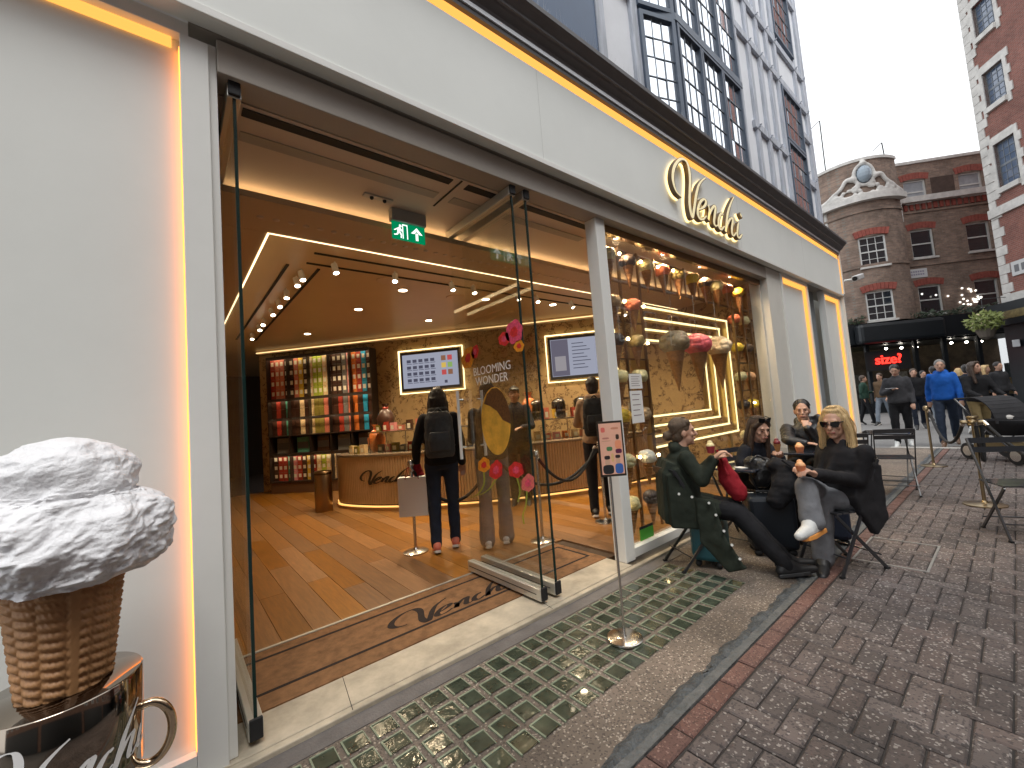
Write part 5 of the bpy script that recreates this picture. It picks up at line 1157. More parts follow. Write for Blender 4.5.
table('small black table between the woman in green and the dark haired woman', (4.22, 1.78, 0), (1, -.1), .5, .5)
table('navy topped table holding an orange cup before the padded jacket', (5.45, 1.62, 0), (1, 0), .62, .5)
table('empty black table in front of the walking man in grey', (7.75, 1.25, 0), (1, 0), .55, .55)
chair('empty folding chair with pale shining seat behind the blonde woman', (7.15, 1.10, 0), (1, .25))
chair('empty folding chair left of the nearer brass post', (6.55, 1.45, 0), (.9, .3))
chair('empty folding chair at the right edge of the paving', (5.66, .06, 0), (-.9, -.43), .44)
# ------------------------------------------------------------------ rope posts
def post(label, x, y, h=.95, mat=CHROME, r_=.15, group='rope posts', z=0.):
    t = thing('rope_post', label, 'post', (x, y, z), group)
    MB().lathe([(r_, z), (r_, z+.012), (r_*.85, z+.02), (.03, z+.03), (.018, z+.05)], (x, y, 0), 32).build('base', mat, t, smooth=True); MB().lathe([(.016, z+.04), (.016, z+h-.08)], (x, y, 0), 16).build('pole', mat, t, smooth=True)
    MB().lathe([(.02, z+h-.08), (.034, z+h-.07), (.034, z+h-.02), (.02, z+h-.005), (.001, z+h)], (x, y, 0), 20).build('head', mat, t, smooth=True); MB().lathe([(.0345, z+h-.055), (.037, z+h-.05), (.037, z+h-.045), (.0345, z+h-.04)], (x, y, 0), 20).build('collar', mat, t)
    return t
def rope(label, a, b, sag, rad=.017, mat=None):
    t = thing('barrier_rope', label, 'rope', tuple(a)); a, b = V(a), V(b); P = []
    for k in range(25):
        u = k/24; p = a.lerp(b, u); p.z -= sag*4*u*(1-u); P.append(p)
    MB().tube(P, rad, 10).build('cord', mat or M('rope_black', (.012, .012, .013), .75, bump=.5, bs=120), t, smooth=True)
    for p, q_ in ((P[0], P[1]), (P[-1], P[-2])): MB().tube([p, p.lerp(q_, .6)], rad*1.25, 10).build('ferrule', CHROME, t)
    return t
pA = pplane(934, 466, 2, 0); pB = pplane(985, 505, 2, 0)
post('slim steel rope post behind the empty chair', pA.x, pA.y, .98, BRASS, .16); post('brass rope post with ornate head beside the pram', pB.x, pB.y, .95, BRASS, .17)
h = thing('post_fitting', 'polished brass clamp fitting on top of the nearer rope post', 'fitting', (pB.x, pB.y, .95))
for k in range(3): MB().lathe([(.045, .0), (.05, .012), (.045, .024)], (pB.x, pB.y, .86+k*.04), 18).build('ring', BRASS, h)
for a in (0, 1.57, 3.14, 4.71): MB().cap((pB.x, pB.y, .90), .016, (pB.x+.075*math.cos(a), pB.y+.075*math.sin(a), .90), .022, 10).build('hook', BRASS, h)
MB().tube([(pB.x, pB.y, .95), (pB.x, pB.y, 1.04)], .004, 6).build('pin', BRASS, h)
rope('black rope hanging between the two outdoor posts', (pA.x, pA.y-.03, .90), (pB.x, pB.y+.07, .90), .36)
rope('black rope looping down beside the nearer brass post', (pB.x-.03, pB.y-.02, .9), (pB.x+.06, pB.y-.06, .9), .42)
rope('black rope running from the brass post to the right edge', (pB.x, pB.y-.08, .9), (5.2, -.9, .85), .45)
i1 = pplane(416, 552, 2, .03); i2 = pplane(543, 541, 2, .03); i3 = pplane(606, 522, 2, .03)
for k, (p, lb_) in enumerate(((i1, 'steel rope post beside the woman carrying a white bag'), (i2, 'steel rope post seen through the glass doors'), (i3, 'steel rope post beside the white door post'))): post(lb_, p.x, p.y, .95, CHROME, .13, 'rope posts inside the shop', .03)
rope('black rope sagging in front of the woman with the backpack', (i1.x, i1.y, .9), (i1.x+.75, i1.y-.45, .95), .42)
rope('black rope sagging between the posts by the counter', (i2.x-.45, i2.y+.2, .98), (i3.x, i3.y, .92), .38, .016)
rope('second black rope sagging in front of the fluted counter', (i2.x, i2.y, .92), (i3.x-.05, i3.y+.02, .92), .33, .016)
# ------------------------------------------------------------------ people
SKIN = M('skin_fair', (.52, .30, .21), .5, var=.08, vs=25); SKIN2 = M('skin_warm', (.42, .225, .15), .5, var=.08, vs=25); LIP = M('lips', (.38, .12, .10), .45); EYE = M('eye_dark', (.02, .015, .012), .2)
def cl(name, c, **k): return M('cloth_'+name, c, k.pop('r', .85), var=k.pop('var', .18), vs=k.pop('vs', 9), bump=k.pop('bump', .25), bs=k.pop('bs', 180), spec=.25, **k)
BLK = cl('black', (.012, .012, .014)); GRN = cl('green_black', (.022, .028, .020)); CHAR = cl('charcoal', (.030, .030, .033)); GREYT = cl('grey_denim', (.20, .205, .22)); JEAN = cl('dark_jeans', (.022, .032, .055)); BLUE = cl('blue_shell', (.012, .10, .42)); NAVYC = cl('navy', (.012, .016, .028)); TAN = cl('tan', (.30, .20, .125)); GRN2 = cl('dark_green', (.02, .05, .035)); PALE = cl('pale_blue', (.32, .36, .40)); BROWNC = cl('brown', (.13, .08, .045)); KHAKI = cl('khaki', (.20, .15, .07)); LJEAN = cl('light_jeans', (.20, .23, .27)); GREYH = cl('grey_hoodie', (.045, .045, .05)); REDC = cl('crimson', (.26, .012, .02)); PUFF = M('cloth_puffer', (.010, .010, .012), .38, var=.2, vs=9, bump=.3, bs=40)
H_BLOND = M('hair_blonde', (.58, .40, .19), .42, var=.35, vs=30, stretch=(6, 6, .7), bump=.5, bs=60); H_BROWN = M('hair_brown', (.060, .034, .020), .4, var=.4, vs=30, stretch=(6, 6, .7), bump=.5, bs=60); H_DARK = M('hair_dark', (.014, .010, .009), .4, var=.4, vs=30, stretch=(6, 6, .7), bump=.4, bs=60); H_ASH = M('hair_ash', (.105, .07, .044), .42, var=.4, vs=30, stretch=(6, 6, .7), bump=.5, bs=60); H_GREY = M('hair_grey', (.16, .15, .14), .5, var=.3, vs=30)
ORS = M('orange_sole', (.72, .30, .07), .5); WHS = M('white_shoe', (.62, .63, .62), .6, var=.1, vs=30); PKS = M('coral_shoe', (.60, .17, .11), .6); BKS = M('black_shoe', (.014, .014, .015), .5); WSOLE = M('white_sole', (.62, .58, .52), .6); BRS = M('brown_shoe', (.12, .06, .03), .5)
def basis(f, tilt=0.):
    f = V(f).normalized(); r_ = f.cross(V((0, 0, 1))).normalized(); u = r_.cross(f); return r_, f, u
def stand(loc, yaw_v, H=1.72, step=.0, lift=0., z=0., armL=None, armR=None, lean=0., headv=None):
    """joint positions for an upright or walking figure facing yaw_v"""
    s = H/1.72; f = V((yaw_v[0], yaw_v[1], 0)).normalized(); r_ = V((f.y, -f.x, 0)); U = V((0, 0, 1)); o = V((loc[0], loc[1], z)); P = lambda a, b, c: o+r_*a*s+f*b*s+U*c*s
    J = dict(f=f, r=r_, s=s, hip=P(0, 0, .93), chest=P(0, lean*.5, 1.28), neck=P(0, lean, 1.46), head=P(0, lean+.03, 1.60), hv=V(headv) if headv else f)
    for k, sg in (('l', -1), ('r', 1)):
        st_ = step*sg; J['h'+k] = P(.09*sg, 0, .91); J['k'+k] = P(.10*sg, st_*.5+.03+(.1 if st_ < 0 else 0)*0, .50); J['a'+k] = P(.10*sg, st_, .09+(lift if st_ < 0 else 0)); J['t'+k] = P(.12*sg, st_+.17, .035+(0 if st_ >= 0 else 0))
        J['s'+k] = P(.160*sg, lean, 1.395); J['e'+k] = P(.215*sg, lean-.03-st_*.3, 1.12); J['w'+k] = P(.225*sg, lean+.07-st_*.5, .89)
    for k, a in (('l', armL), ('r', armR)):
        if a: J['e'+k] = P(*a[0]); J['w'+k] = P(*a[1])
    return J
def hand(mb, w, d, side, s=1., curl=.5, up=V((0, 0, 1))):
    """palm and five bent fingers at wrist w pointing along d"""
    d = V(d).normalized(); x = d.cross(up)
    if x.length < .1: x = d.cross(V((1, 0, 0)))
    x = x.normalized()*side; n_ = x.cross(d)*side; n_ = -n_ if n_.z > 0 else n_
    mb.etube([(w-d*.01*s, x*.024*s, n_*.018*s), (w+d*.03*s, x*.036*s, n_*.016*s), (w+d*.075*s, x*.04*s, n_*.014*s), (w+d*.088*s, x*.036*s, n_*.010*s)], 10)
    for k, (ox, L_) in enumerate(((-.030, .062), (-.010, .074), (.010, .070), (.029, .054))):
        a = w+x*ox*s+d*.082*s; c1 = (d*math.cos(curl*.6)+n_*math.sin(curl*.6)); b = a+c1*L_*.5*s; c2 = (d*math.cos(curl*1.6)+n_*math.sin(curl*1.6)); mb.cap(a, .0088*s, b, .0082*s, 8); mb.cap(b, .0082*s, b+c2*L_*.5*s, .0068*s, 8)
    a = w-x*.030*s+d*.025*s; b = a-x*.022*s+d*.030*s+n_*.008*s; mb.cap(a, .011*s, b, .0095*s, 8); mb.cap(b, .0095*s, b+d*.028*s+n_*.014*s+x*.004*s, .0078*s, 8)
def person(label, J, top, legs, shoes, hair, hairmat, skin=SKIN, group=None, vox=.010, coat=.0, sleeve=True, fat=1., sole=WSOLE, face=True, tops=None, extra=None, bun=None, neckw=None, open_=None, hands=True, fold=.014, topname='jacket'):
    s = J['s']; t = thing('person', label, 'person', (J['hip'].x, J['hip'].y, min(J['al'].z, J['ar'].z)-.09*s), group)
    f, r_ = J['f'], J['r']; U = V((0, 0, 1)); hv = V(J['hv']).normalized(); hr = hv.cross(U).normalized(); hu = hr.cross(hv)
    HX = Matrix((hr, hv, hu)).transposed(); hc = J['head']; h = lambda a, b, c: hc+hr*a*s+hv*b*s+hu*c*s
    up = (J['neck']-J['hip']).normalized(); fr = (f-up*f.dot(up)).normalized(); rr = (J['sr']-J['sl']).normalized()
    b = MB()
    b.ell(h(0, -.008, .025), (.074*s, .094*s, .100*s), HX, 18, 12); b.ell(h(0, .022, -.045), (.056*s, .066*s, .072*s), HX, 16, 10); b.ell(h(0, .062, -.092), (.026*s, .022*s, .02*s), HX, 10, 7)
    b.cap(h(0, .086, .018), .009*s, h(0, .106, -.022), .0155*s, 8); b.cap(h(-.034, .078, .034), .012*s, h(.034, .078, .034), .012*s, 8); b.ell(h(0, .082, -.056), (.024*s, .016*s, .013*s), HX, 10, 6)
    for g in (-1, 1): b.ell(h(.074*g, -.008, -.005), (.012*s, .022*s, .034*s), HX, 10, 7); b.ell(h(.038*g, .062, -.018), (.022*s, .02*s, .022*s), HX, 10, 6)
    b.cap(h(0, -.015, -.06), .054*s, J['neck'], .058*s)
    b.etube([(J['neck'], rr*.06*s, fr*.055*s), (J['neck']-up*.06*s, rr*.15*s, fr*.08*s), (J['chest'], rr*.145*s, fr*.095*s), (J['hip']+up*.12*s, rr*.12*s, fr*.085*s), (J['hip'], rr*.14*s, fr*.095*s), (J['hip']-up*.06*s, rr*.10*s, fr*.08*s)], 14)
    for k, g in (('l', -1), ('r', 1)):
        b.cap(J['s'+k], .045*s, J['e'+k], .036*s); b.cap(J['e'+k], .036*s, J['w'+k], .027*s); b.cap(J['h'+k], .07*s, J['k'+k], .05*s); b.cap(J['k'+k], .05*s, J['a'+k], .038*s); b.cap(J['a'+k], .034*s, J['a'+k]+(J['a'+k]-J['k'+k]).normalized()*.045*s+(J['t'+k]-J['a'+k]).normalized()*.08*s, .024*s)
        if hands: hand(b, J['w'+k], J.get('hd'+k) or (J['w'+k]-J['e'+k]), g, s*1.02, J.get('curl'+k, .6))
    blob(b, 'body', skin, t, min(vox, .0062) if hands and vox <= .0101 else vox, 3)
    if face:
        for g in (-1, 1):
            MB().ell(h(.032*g, .0835, .010), (.010*s, .0045*s, .0048*s), HX, 10, 6).build('eye', EYE, t, smooth=True); MB().cap(h(.018*g, .0905, .031), .0032*s, h(.048*g, .079, .033), .0025*s, 6).build('eyebrow', hairmat, t, smooth=True)
        MB().cap(h(-.021, .090, -.056), .0058*s, h(.021, .090, -.056), .0058*s, 8).build('mouth', LIP, t, smooth=True)
    # hair
    q = MB()
    if hair != 'none':
        q.ell(h(0, -.022, .042), (.084*s, .096*s, .098*s), HX, 18, 12); q.ell(h(0, -.05, -.02), (.074*s, .062*s, .08*s), HX, 14, 9)
        if hair in ('long', 'bob'):
            L_ = .40 if hair == 'long' else .20; end = (J['neck']-up*.02)
            for g in (-1, 1):
                q.cap(h(.066*g, .012, .05), .030*s, h(.086*g, .004, -.06), .030*s); q.cap(h(.086*g, .004, -.06), .030*s, h(.098*g, .02, -.06-L_*.62), .026*s); q.cap(h(.05*g, -.06, 0), .045*s, h(.07*g, -.06, -L_*.75), .036*s)
                if hair == 'long': q.cap(h(.03*g, .05, .105), .03*s, h(.07*g, .03, .05), .026*s)
            q.cap(h(0, -.07, 0), .06*s, h(0, -.075, -L_*.8), .05*s)
        if hair == 'bob': q.ell(h(0, .008, .104), (.066*s, .055*s, .028*s), HX, 14, 8)
        if hair == 'bun': q.ell(h(0, -.135, -.02), (.045*s, .042*s, .045*s), HX, 12, 8); q.cap(h(-.05, .03, .09), .03*s, h(.05, .03, .09), .03*s)
        if hair == 'cap': q.ell(h(0, .05, .075), (.066*s, .075*s, .016*s), HX, 14, 6)
        if face and vox < .0105 and hair != 'cap':
            st_ = MB(); rn = random.Random(int(hc.x*1000))
            for _ in range(150 if hair != 'short' else 90):
                ph0 = .95 if hair == 'bob' else 1.2; phi = rn.uniform(ph0, 2*math.pi-ph0); el = rn.uniform(.1, 1.0); sx, cx_ = math.sin(phi), math.cos(phi)   # phi 0 = face
                g0 = rn.uniform(-.03, .03); P_ = [h(g0, .02+.03*cx_, .132)]
                for tt in (.35, .7, 1.05, 1.4): P_.append(h(.088*sx*math.sin(tt), -.022+.100*cx_*math.sin(tt), .042+.10*math.cos(tt)))
                if hair in ('long', 'bob'):
                    L_ = (.42 if hair == 'long' else .22)*rn.uniform(.75, 1.08); w_ = rn.uniform(.9, 1.25)
                    for u in (.3, .65, 1.0): P_.append(h(.094*sx*w_+rn.uniform(-.008, .008), -.022+.085*cx_*w_+rn.uniform(-.008, .008)+(.03*u if cx_ > -.2 else 0), .03-L_*u))
                elif hair == 'bun': P_ += [h(.06*sx, -.09, .0), h(rn.uniform(-.03, .03), -.13, rn.uniform(-.04, .02))]
                else: P_ = P_[1:]
                P_ = spline(P_, 3); st_.tube(P_, [.0042*s*(1-.5*i/len(P_)) for i in range(len(P_))], 5)
            tag(st_.build('hair_strands', hairmat, t, smooth=True), kind='stuff')
        blob(q, 'hair' if hair != 'cap' else 'cap', hairmat, t, min(vox, .008), 3, .006 if hair in ('long', 'bob') else .003, .03)
    # top garment
    q = MB(); F = fat
    q.etube([(J['neck']+up*(-.012 if open_ else .035)*s, rr*.066*s, fr*.064*s), (J['neck']-up*(.03 if open_ else .015)*s, rr*.10*s*F, fr*.085*s), (J['neck']-up*.05*s, rr*.145*s*F, fr*.105*s*F), (J['neck']-up*.10*s, rr*.175*s*F, fr*.12*s*F), (J['chest'], rr*.178*s*F, fr*.13*s*F), (J['hip']+up*.16*s, rr*.17*s*F, fr*.13*s*F), (J['hip']+up*.02*s, rr*.18*s*F, fr*.14*s*F), (J['hip']-up*(.03+coat*0)*s, rr*.175*s*F, fr*.135*s*F)], 20)
    for k in 'lr':
        q.cap(J['s'+k], .064*s*F, J['e'+k], .054*s*F); q.cap(J['e'+k], .054*s*F, J['w'+k].lerp(J['e'+k], .06), .044*s*F)
    if J.get('hood'): q.cap(J['neck']-fr*.09*s-rr*.06*s+up*.0, .06*s, J['neck']-fr*.09*s+rr*.06*s, .06*s)
    if extra: extra(q, J, up, fr, rr)
    gt = blob(q, topname, top, t, vox*1.15, 4, fold*1.15, .12)
    # trousers
    q = MB(); q.etube([(J['hip']+up*.06*s, rr*.155*s*F, fr*.115*s*F), (J['hip'], rr*.17*s*F, fr*.125*s*F), (J['hip']-up*.08*s, rr*.15*s, fr*.11*s)], 16)
    for k in 'lr': q.cap(J['h'+k], .092*s*F, J['k'+k], .070*s*F); q.cap(J['k'+k], .070*s*F, J['a'+k]+(J['a'+k]-J['k'+k]).normalized()*.012, J.get('cuff', .058)*s)
    blob(q, 'trousers', legs, t, vox*1.15, 4, fold*1.1, .10)
    for k in 'lr':
        a, e = J['a'+k], J['t'+k]; d = (e-a); d = (d-U*d.z*.0); shn = (a-J['k'+k]).normalized(); side = d.cross(shn)
        side = side.normalized() if side.length > 1e-3 else r_; dn = d.normalized(); nn = side.cross(dn).normalized()
        if nn.dot(shn) < 0: nn = -nn
        sh = shoes if not isinstance(shoes, tuple) else shoes[0 if k == 'l' else 1]; so = sole if not isinstance(sole, tuple) else sole[0 if k == 'l' else 1]
        s0_ = s; s = s*J.get('shoe', 1.0); he = a-dn*.045*s+nn*.045*s; to = a+dn*.185*s+nn*.058*s
        q = MB(); q.cap(a-nn*.012*s, .049*s, he, .040*s); q.cap(he, .040*s, to.lerp(he, .35), .040*s); q.cap(to.lerp(he, .35), .040*s, to, .028*s); q.cap(a-nn*.006*s, .048*s, to.lerp(he, .45), .040*s)
        so_ = blob(q, 'shoe', sh, t, min(vox, .008), 3)
        q = MB(); P0_ = [(-.035, -.03), (-.03, .03), (.05, .034), (.13, .042), (.185, .03), (.20, 0), (.185, -.03), (.13, -.042), (.05, -.034)]
        q.prism([he+nn*.026*s+dn*x_*s+side*y_*s for x_, y_ in P0_], nn*.028*s); q.build('sole', so, so_, bevel=.006); s = s0_
    return t
def backpack(label, J, mat, w=.30, h=.46, d=.17, off=.14, drop=.05):
    s = J['s']; up = (J['neck']-J['hip']).normalized(); f = J['f']; r_ = J['r']; c = J['chest']-f*(off+d/2)*s-up*drop*s; t = thing('backpack', label, 'backpack', tuple(c-up*h/2))
    q = MB(); q.etube([(c-up*h/2, r_*w*.44, f*d*.42), (c-up*h*.4, r_*w*.5, f*d*.52), (c, r_*w*.5, f*d*.5), (c+up*h*.36, r_*w*.46, f*d*.42), (c+up*h*.5, r_*w*.34, f*d*.28)], 18); blob(q, 'pack', mat, t, .012, 3, .012, .06)
    q = MB(); pc = c-f*d*.45-up*h*.14; q.etube([(pc-up*h*.22, r_*w*.34, f*.035), (pc, r_*w*.38, f*.05), (pc+up*h*.2, r_*w*.34, f*.03)], 14); blob(q, 'front_pocket', mat, t, .010, 2)
    for g in (-1, 1):
        q = MB(); P = spline([c+r_*.11*g*s+up*h*.40+f*d*.3, J['neck']+r_*.11*g*s-up*.01*s+f*.01, J['chest']+r_*.12*g*s+f*.165*s, c+r_*.15*g*s-up*h*.3+f*(d*.5+.06)], 6); q.tube(P, .014, 8); q.build('strap', mat, t, smooth=True)
    MB().tube(spline([c+up*h*.48-r_*.04-f*.02, c+up*h*.56-f*.03, c+up*h*.48+r_*.04-f*.02], 5), .008, 8).build('haul_loop', mat, t, smooth=True)
    return t
# --- inside the shop
FZ = .03
pa = pplane(447, 549, 2, FZ); J = stand((pa.x, pa.y), (.5, .87), 1.68, .06, z=FZ, armL=((-.25, .0, 1.14), (-.27, .10, .92))); J['hood'] = 1
person('person with dark backpack and coral shoes waiting at the counter', J, BLK, JEAN, PKS, 'long', H_DARK, face=False, group=None, vox=.012)
backpack('charcoal backpack worn by the person with coral shoes', J, cl('charcoal_pack', (.05, .055, .06), r=.5))
bw = J['wl']; t = thing('paper_bag', 'large white paper carrier bag held by the person with the backpack', 'bag', (bw.x-.02, bw.y, .40))
bx_ = V((.77, -.64, 0)); by_ = V((.64, .77, 0)); bc_ = V((bw.x-.06, bw.y-.02, .40))
MB().prism([bc_-bx_*.15-by_*.05, bc_+bx_*.15-by_*.05, bc_+bx_*.15+by_*.05, bc_-bx_*.15+by_*.05], (0, 0, .40)).build('bag', M('paper_white', (.82, .80, .76), .6, bump=.1, bs=12), t)
for g in (-1, 1): MB().tube(spline([bc_+by_*.051*g-bx_*.07+V((0, 0, .38)), bc_+by_*.03*g-bx_*.04+V((0, 0, .50)), bc_+by_*.03*g+bx_*.04+V((0, 0, .50)), bc_+by_*.051*g+bx_*.07+V((0, 0, .38))], 5), .004, 6).build('handle', REDC, t)
q = MB(); q.cap(bw+V((0, 0, -.02)), .045, bw+V((.02, 0, -.14)), .06); t2 = thing('red_pouch', 'crushed red pouch held above the white carrier bag', 'pouch', tuple(bw+V((0, 0, -.2)))); blob(q, 'pouch', REDC, t2, .01, 2, .015, .04); MB().tube([bw+V((-.03, 0, .0)), bw+V((.03, 0, .01))], .008).build('cord', REDC, t2)
pb = pplane(498, 545, 2, FZ); J = stand((pb.x, pb.y), (.6, .8), 1.70, .05, z=FZ, armL=((-.2, .12, 1.12), (-.1, .3, 1.1)), armR=((.2, .12, 1.12), (.1, .3, 1.1))); J['cuff'] = .085
person('person in dark top and wide grey trousers seen through the glass door', J, cl('dark_top', (.022, .02, .02)), cl('grey_trouser', (.15, .15, .165)), WHS, 'short', H_DARK, face=False, vox=.012)
pc = pplane(606, 515, 2, FZ); J = stand((pc.x-.02, pc.y+.02), (.75, .66), 1.72, .06, z=FZ, armL=((-.24, .1, 1.15), (-.16, .3, 1.12))); J['hood'] = 1
person('person in tan hooded top with black backpack beside the white post', J, TAN, BLK, BKS, 'short', H_DARK, face=False, vox=.012)
backpack('black backpack on the person in the tan hood', J, cl('black_pack', (.012, .012, .013), r=.6))
pd = px(514, 392, 6.3); J = stand((pd.x, pd.y), (-.75, -.66), 1.74, 0, z=FZ, armL=((-.24, .12, 1.12), (-.12, .32, 1.12)), armR=((.24, .12, 1.12), (.12, .32, 1.12)))
person('shop worker in dark cap and shirt behind the counter', J, NAVYC, BLK, BKS, 'cap', H_DARK, skin=SKIN2, vox=.014)
# --- seated group outside
# left: woman in a long green coat, turned towards the street
w0_ = 3.56; hipL = V((3.40, 1.93, .50))
J = dict(f=V((.66, -.75, 0)).normalized(), s=.98); J['r'] = V((J['f'].y, -J['f'].x, 0)); F_, R__ = J['f'], J['r']
J.update(hip=hipL, chest=hipL+V((-.02, .0, .33))-F_*.03, neck=hipL+V((0, 0, .50))-F_*.02, head=px(683, 432.5, 3.60), hv=V((.60, -.76, .02)))
J['neck'] = J['head']-V((0, 0, .145))-F_*.035; J['chest'] = hipL.lerp(J['neck'], .62)-F_*.03
J['sl'] = J['neck']-R__*.175-V((0, 0, .055)); J['sr'] = J['neck']+R__*.175-V((0, 0, .055))
J['er'] = px(702, 480, 3.33); J['wr'] = px(713, 459, 3.32); J['el'] = J['sl']+F_*.10-V((0, 0, .24))+R__*(-.03); J['wl'] = px(715, 459, 3.48)
J['hdr'] = V((.35, -.5, .5)); J['hdl'] = V((.3, -.5, .35)); J['curlr'] = 1.0; J['curll'] = .9
J['hl'] = hipL-R__*.085; J['hr'] = hipL+R__*.085
J['al'] = V((3.70, 1.30, .10)); J['ar'] = V((3.60, 1.26, .09)); J['kl'] = V((3.62, 1.60, .47)); J['kr'] = V((3.54, 1.56, .45)); J['tl'] = J['al']+V((.10, -.12, .02)); J['tr'] = J['ar']+V((.11, -.13, .02))
def coatL(q, J, up, fr, rr):
    a = J['hip']; q.etube([(a+V((0, 0, .02)), rr*.20, fr*.17), (a+F_*.05+V((0, 0, -.06)), rr*.22, fr*.20), (a+F_*.02+V((0, 0, -.16)), rr*.19, fr*.17)], 18)
    P = lambda l, b_, z: a+R__*l+F_*b_+V((0, 0, z))              # back of the coat over the chair
    q.slab([P(-.17, -.10, .38), P(.17, -.10, .38), P(.18, -.15, .28), P(-.18, -.15, .28)], .06); q.slab([P(-.18, -.15, .30), P(.18, -.15, .30), P(.18, -.16, -.12), P(-.18, -.16, -.12)], .055); q.slab([P(.195, -.15, .28), P(.19, -.05, .34), P(.205, .10, .0), P(.205, .05, -.16), P(.205, -.15, -.14)], .055)
    # skirt of the coat falling beside the right thigh
    e0 = px(696, 498, 3.36); e1 = px(713, 500, 3.28); e2 = px(727, 540, 3.16); e3 = px(747, 569, 3.08); e4 = px(729, 573, 3.14); e5 = px(700, 541, 3.30)
    q.slab([e0, e1, e2, e5], .035); q.slab([e5, e2, e3, e4], .03)
    q.cap(J['neck']-fr*.05+up*.02-rr*.05, .05, J['neck']-fr*.05+up*.02+rr*.05, .05)
    for k in 'lr': q.cap(J['h'+k], .10, J['h'+k].lerp(J['k'+k], .55), .095)
pL = person('woman in long dark green coat with bun eating ice cream by the window', J, GRN, BLK, BKS, 'bun', H_ASH, vox=.009, fat=1.06, extra=coatL, sole=(BKS, BKS), topname='coat', fold=.018)
ep = [px(679, 494, 3.31), px(692, 497, 3.28)]+[q_ for q_ in (px(709, 503, 3.26), px(716, 515, 3.21), px(724, 531, 3.155), px(732, 545, 3.12), px(740, 559, 3.085))]
for p in ep:
    n_ = (V((0, 0, CH))-p).normalized(); p = p+n_*.012; MB().tube([p-n_*.05, p+n_*.008], .010, 12).build('eyelet', M('eyelet_white', (.62, .62, .58), .4), pL)
# right: blonde woman with crossed legs and sunglasses
J = dict(f=FBL.copy(), s=1.0); F_ = J['f']; R__ = V((F_.y, -F_.x, 0)); J['r'] = R__; hp = V((4.10, 1.03, .52)); J['hip'] = hp
J['head'] = px(834.5, 423.5, 3.29); J['hv'] = V((-.93, .10, -.10)); J['neck'] = J['head']-V((0, 0, .15))+V((.05, -.03, 0)); J['chest'] = hp.lerp(J['neck'], .6)
J['sl'] = J['neck']-R__*.155-V((0, 0, .075)); J['sr'] = J['neck']+R__*.16-V((0, 0, .07)); J['el'] = px(857, 481, 3.16); J['wl'] = px(815, 474, 3.02); J['er'] = px(822, 478, 3.36); J['wr'] = px(806, 471, 3.15)
J['hdl'] = px(800, 469, 3.0)-J['wl']; J['hdr'] = px(797, 466, 3.1)-J['wr']; J['curll'] = .9; J['curlr'] = .9
J['hl'] = hp-R__*.09; J['hr'] = hp+R__*.09; J['kr'] = px(806, 486, 3.08); J['ar'] = px(812, 519, 3.02); J['tr'] = px(791, 529, 2.88)
J['kl'] = px(822, 497, 3.22); J['al'] = px(823, 556, 3.26); J['tl'] = J['al']+V((-.14, -.03, -.02)); J['cuff'] = .078; J['shoe'] = 1.15
def coatR(q, J, up, fr, rr):
    a = J['hip']; q.etube([(a+V((0, 0, .05)), rr*.19, fr*.15), (a-F_*.03+V((0, 0, -.02)), rr*.21, fr*.16)], 18)
    P = lambda l, b_, z: a+R__*l+F_*b_+V((0, 0, z))              # coat draped over the chair back and down its side
    q.slab([P(-.14, -.06, .36), P(.14, -.06, .36), P(.16, -.22, .26), P(-.16, -.22, .26)], .06)
    q.slab([P(-.18, -.225, .28), P(.18, -.225, .28), P(.17, -.235, -.10), P(-.18, -.235, -.14)], .055)
    q.slab([P(-.195, -.225, .26), P(-.19, -.05, .33), P(-.205, .06, .04), P(-.205, .02, -.08), P(-.205, -.10, -.25), P(-.205, -.225, -.14)], .055)
    for k, g in (('l', -1), ('r', 1)): q.cap(J['neck']+fr*.06+rr*g*.05, .03, J['chest']+fr*.14+rr*g*.04-up*.05, .022)
pR = person('blonde woman in black jacket and sunglasses sitting with crossed legs', J, cl('black_jacket', (.018, .017, .019)), GREYT, (BKS, WHS), 'bob', H_BLOND, vox=.009, fat=1.04, extra=coatR, open_=True, sole=ORS, fold=.018)
def sunglasses(J, label, up=.012, fw=.0, parent_label=None, tilt=None):
    s = J['s']; hv = V(J['hv']).normalized(); hr = hv.cross(V((0, 0, 1))).normalized(); hu = hr.cross(hv); h = lambda a, b, c: J['head']+hr*a*s+hv*b*s+hu*c*s
    t = thing('sunglasses', label, 'sunglasses', tuple(h(0, .09, up))); LN = M('dark_lens', (.008, .008, .009), .08, coat=.5)
    for g in (-1, 1):
        pts = [(g*.010, .021), (g*.060, .026), (g*.066, .008), (g*.054, -.019), (g*.022, -.021), (g*.009, -.004)]
        def yy(x): return .104-.28*abs(x)+fw
        MB().prism([h(x, yy(x), z+up) for x, z in pts], hv*.006).build('lens', LN, t); MB().bar(h(g*.064, yy(.064)+.004, up+.016), h(g*.080, -.01+fw, up+.012), .005, .009).build('temple', BLACK, t)
    MB().tube([h(-.012, .106+fw, up+.008), h(.012, .106+fw, up+.008)], .004, 8).build('bridge', BLACK, t); return t
sunglasses(J, 'black sunglasses worn by the blonde woman', .008)
JB = J
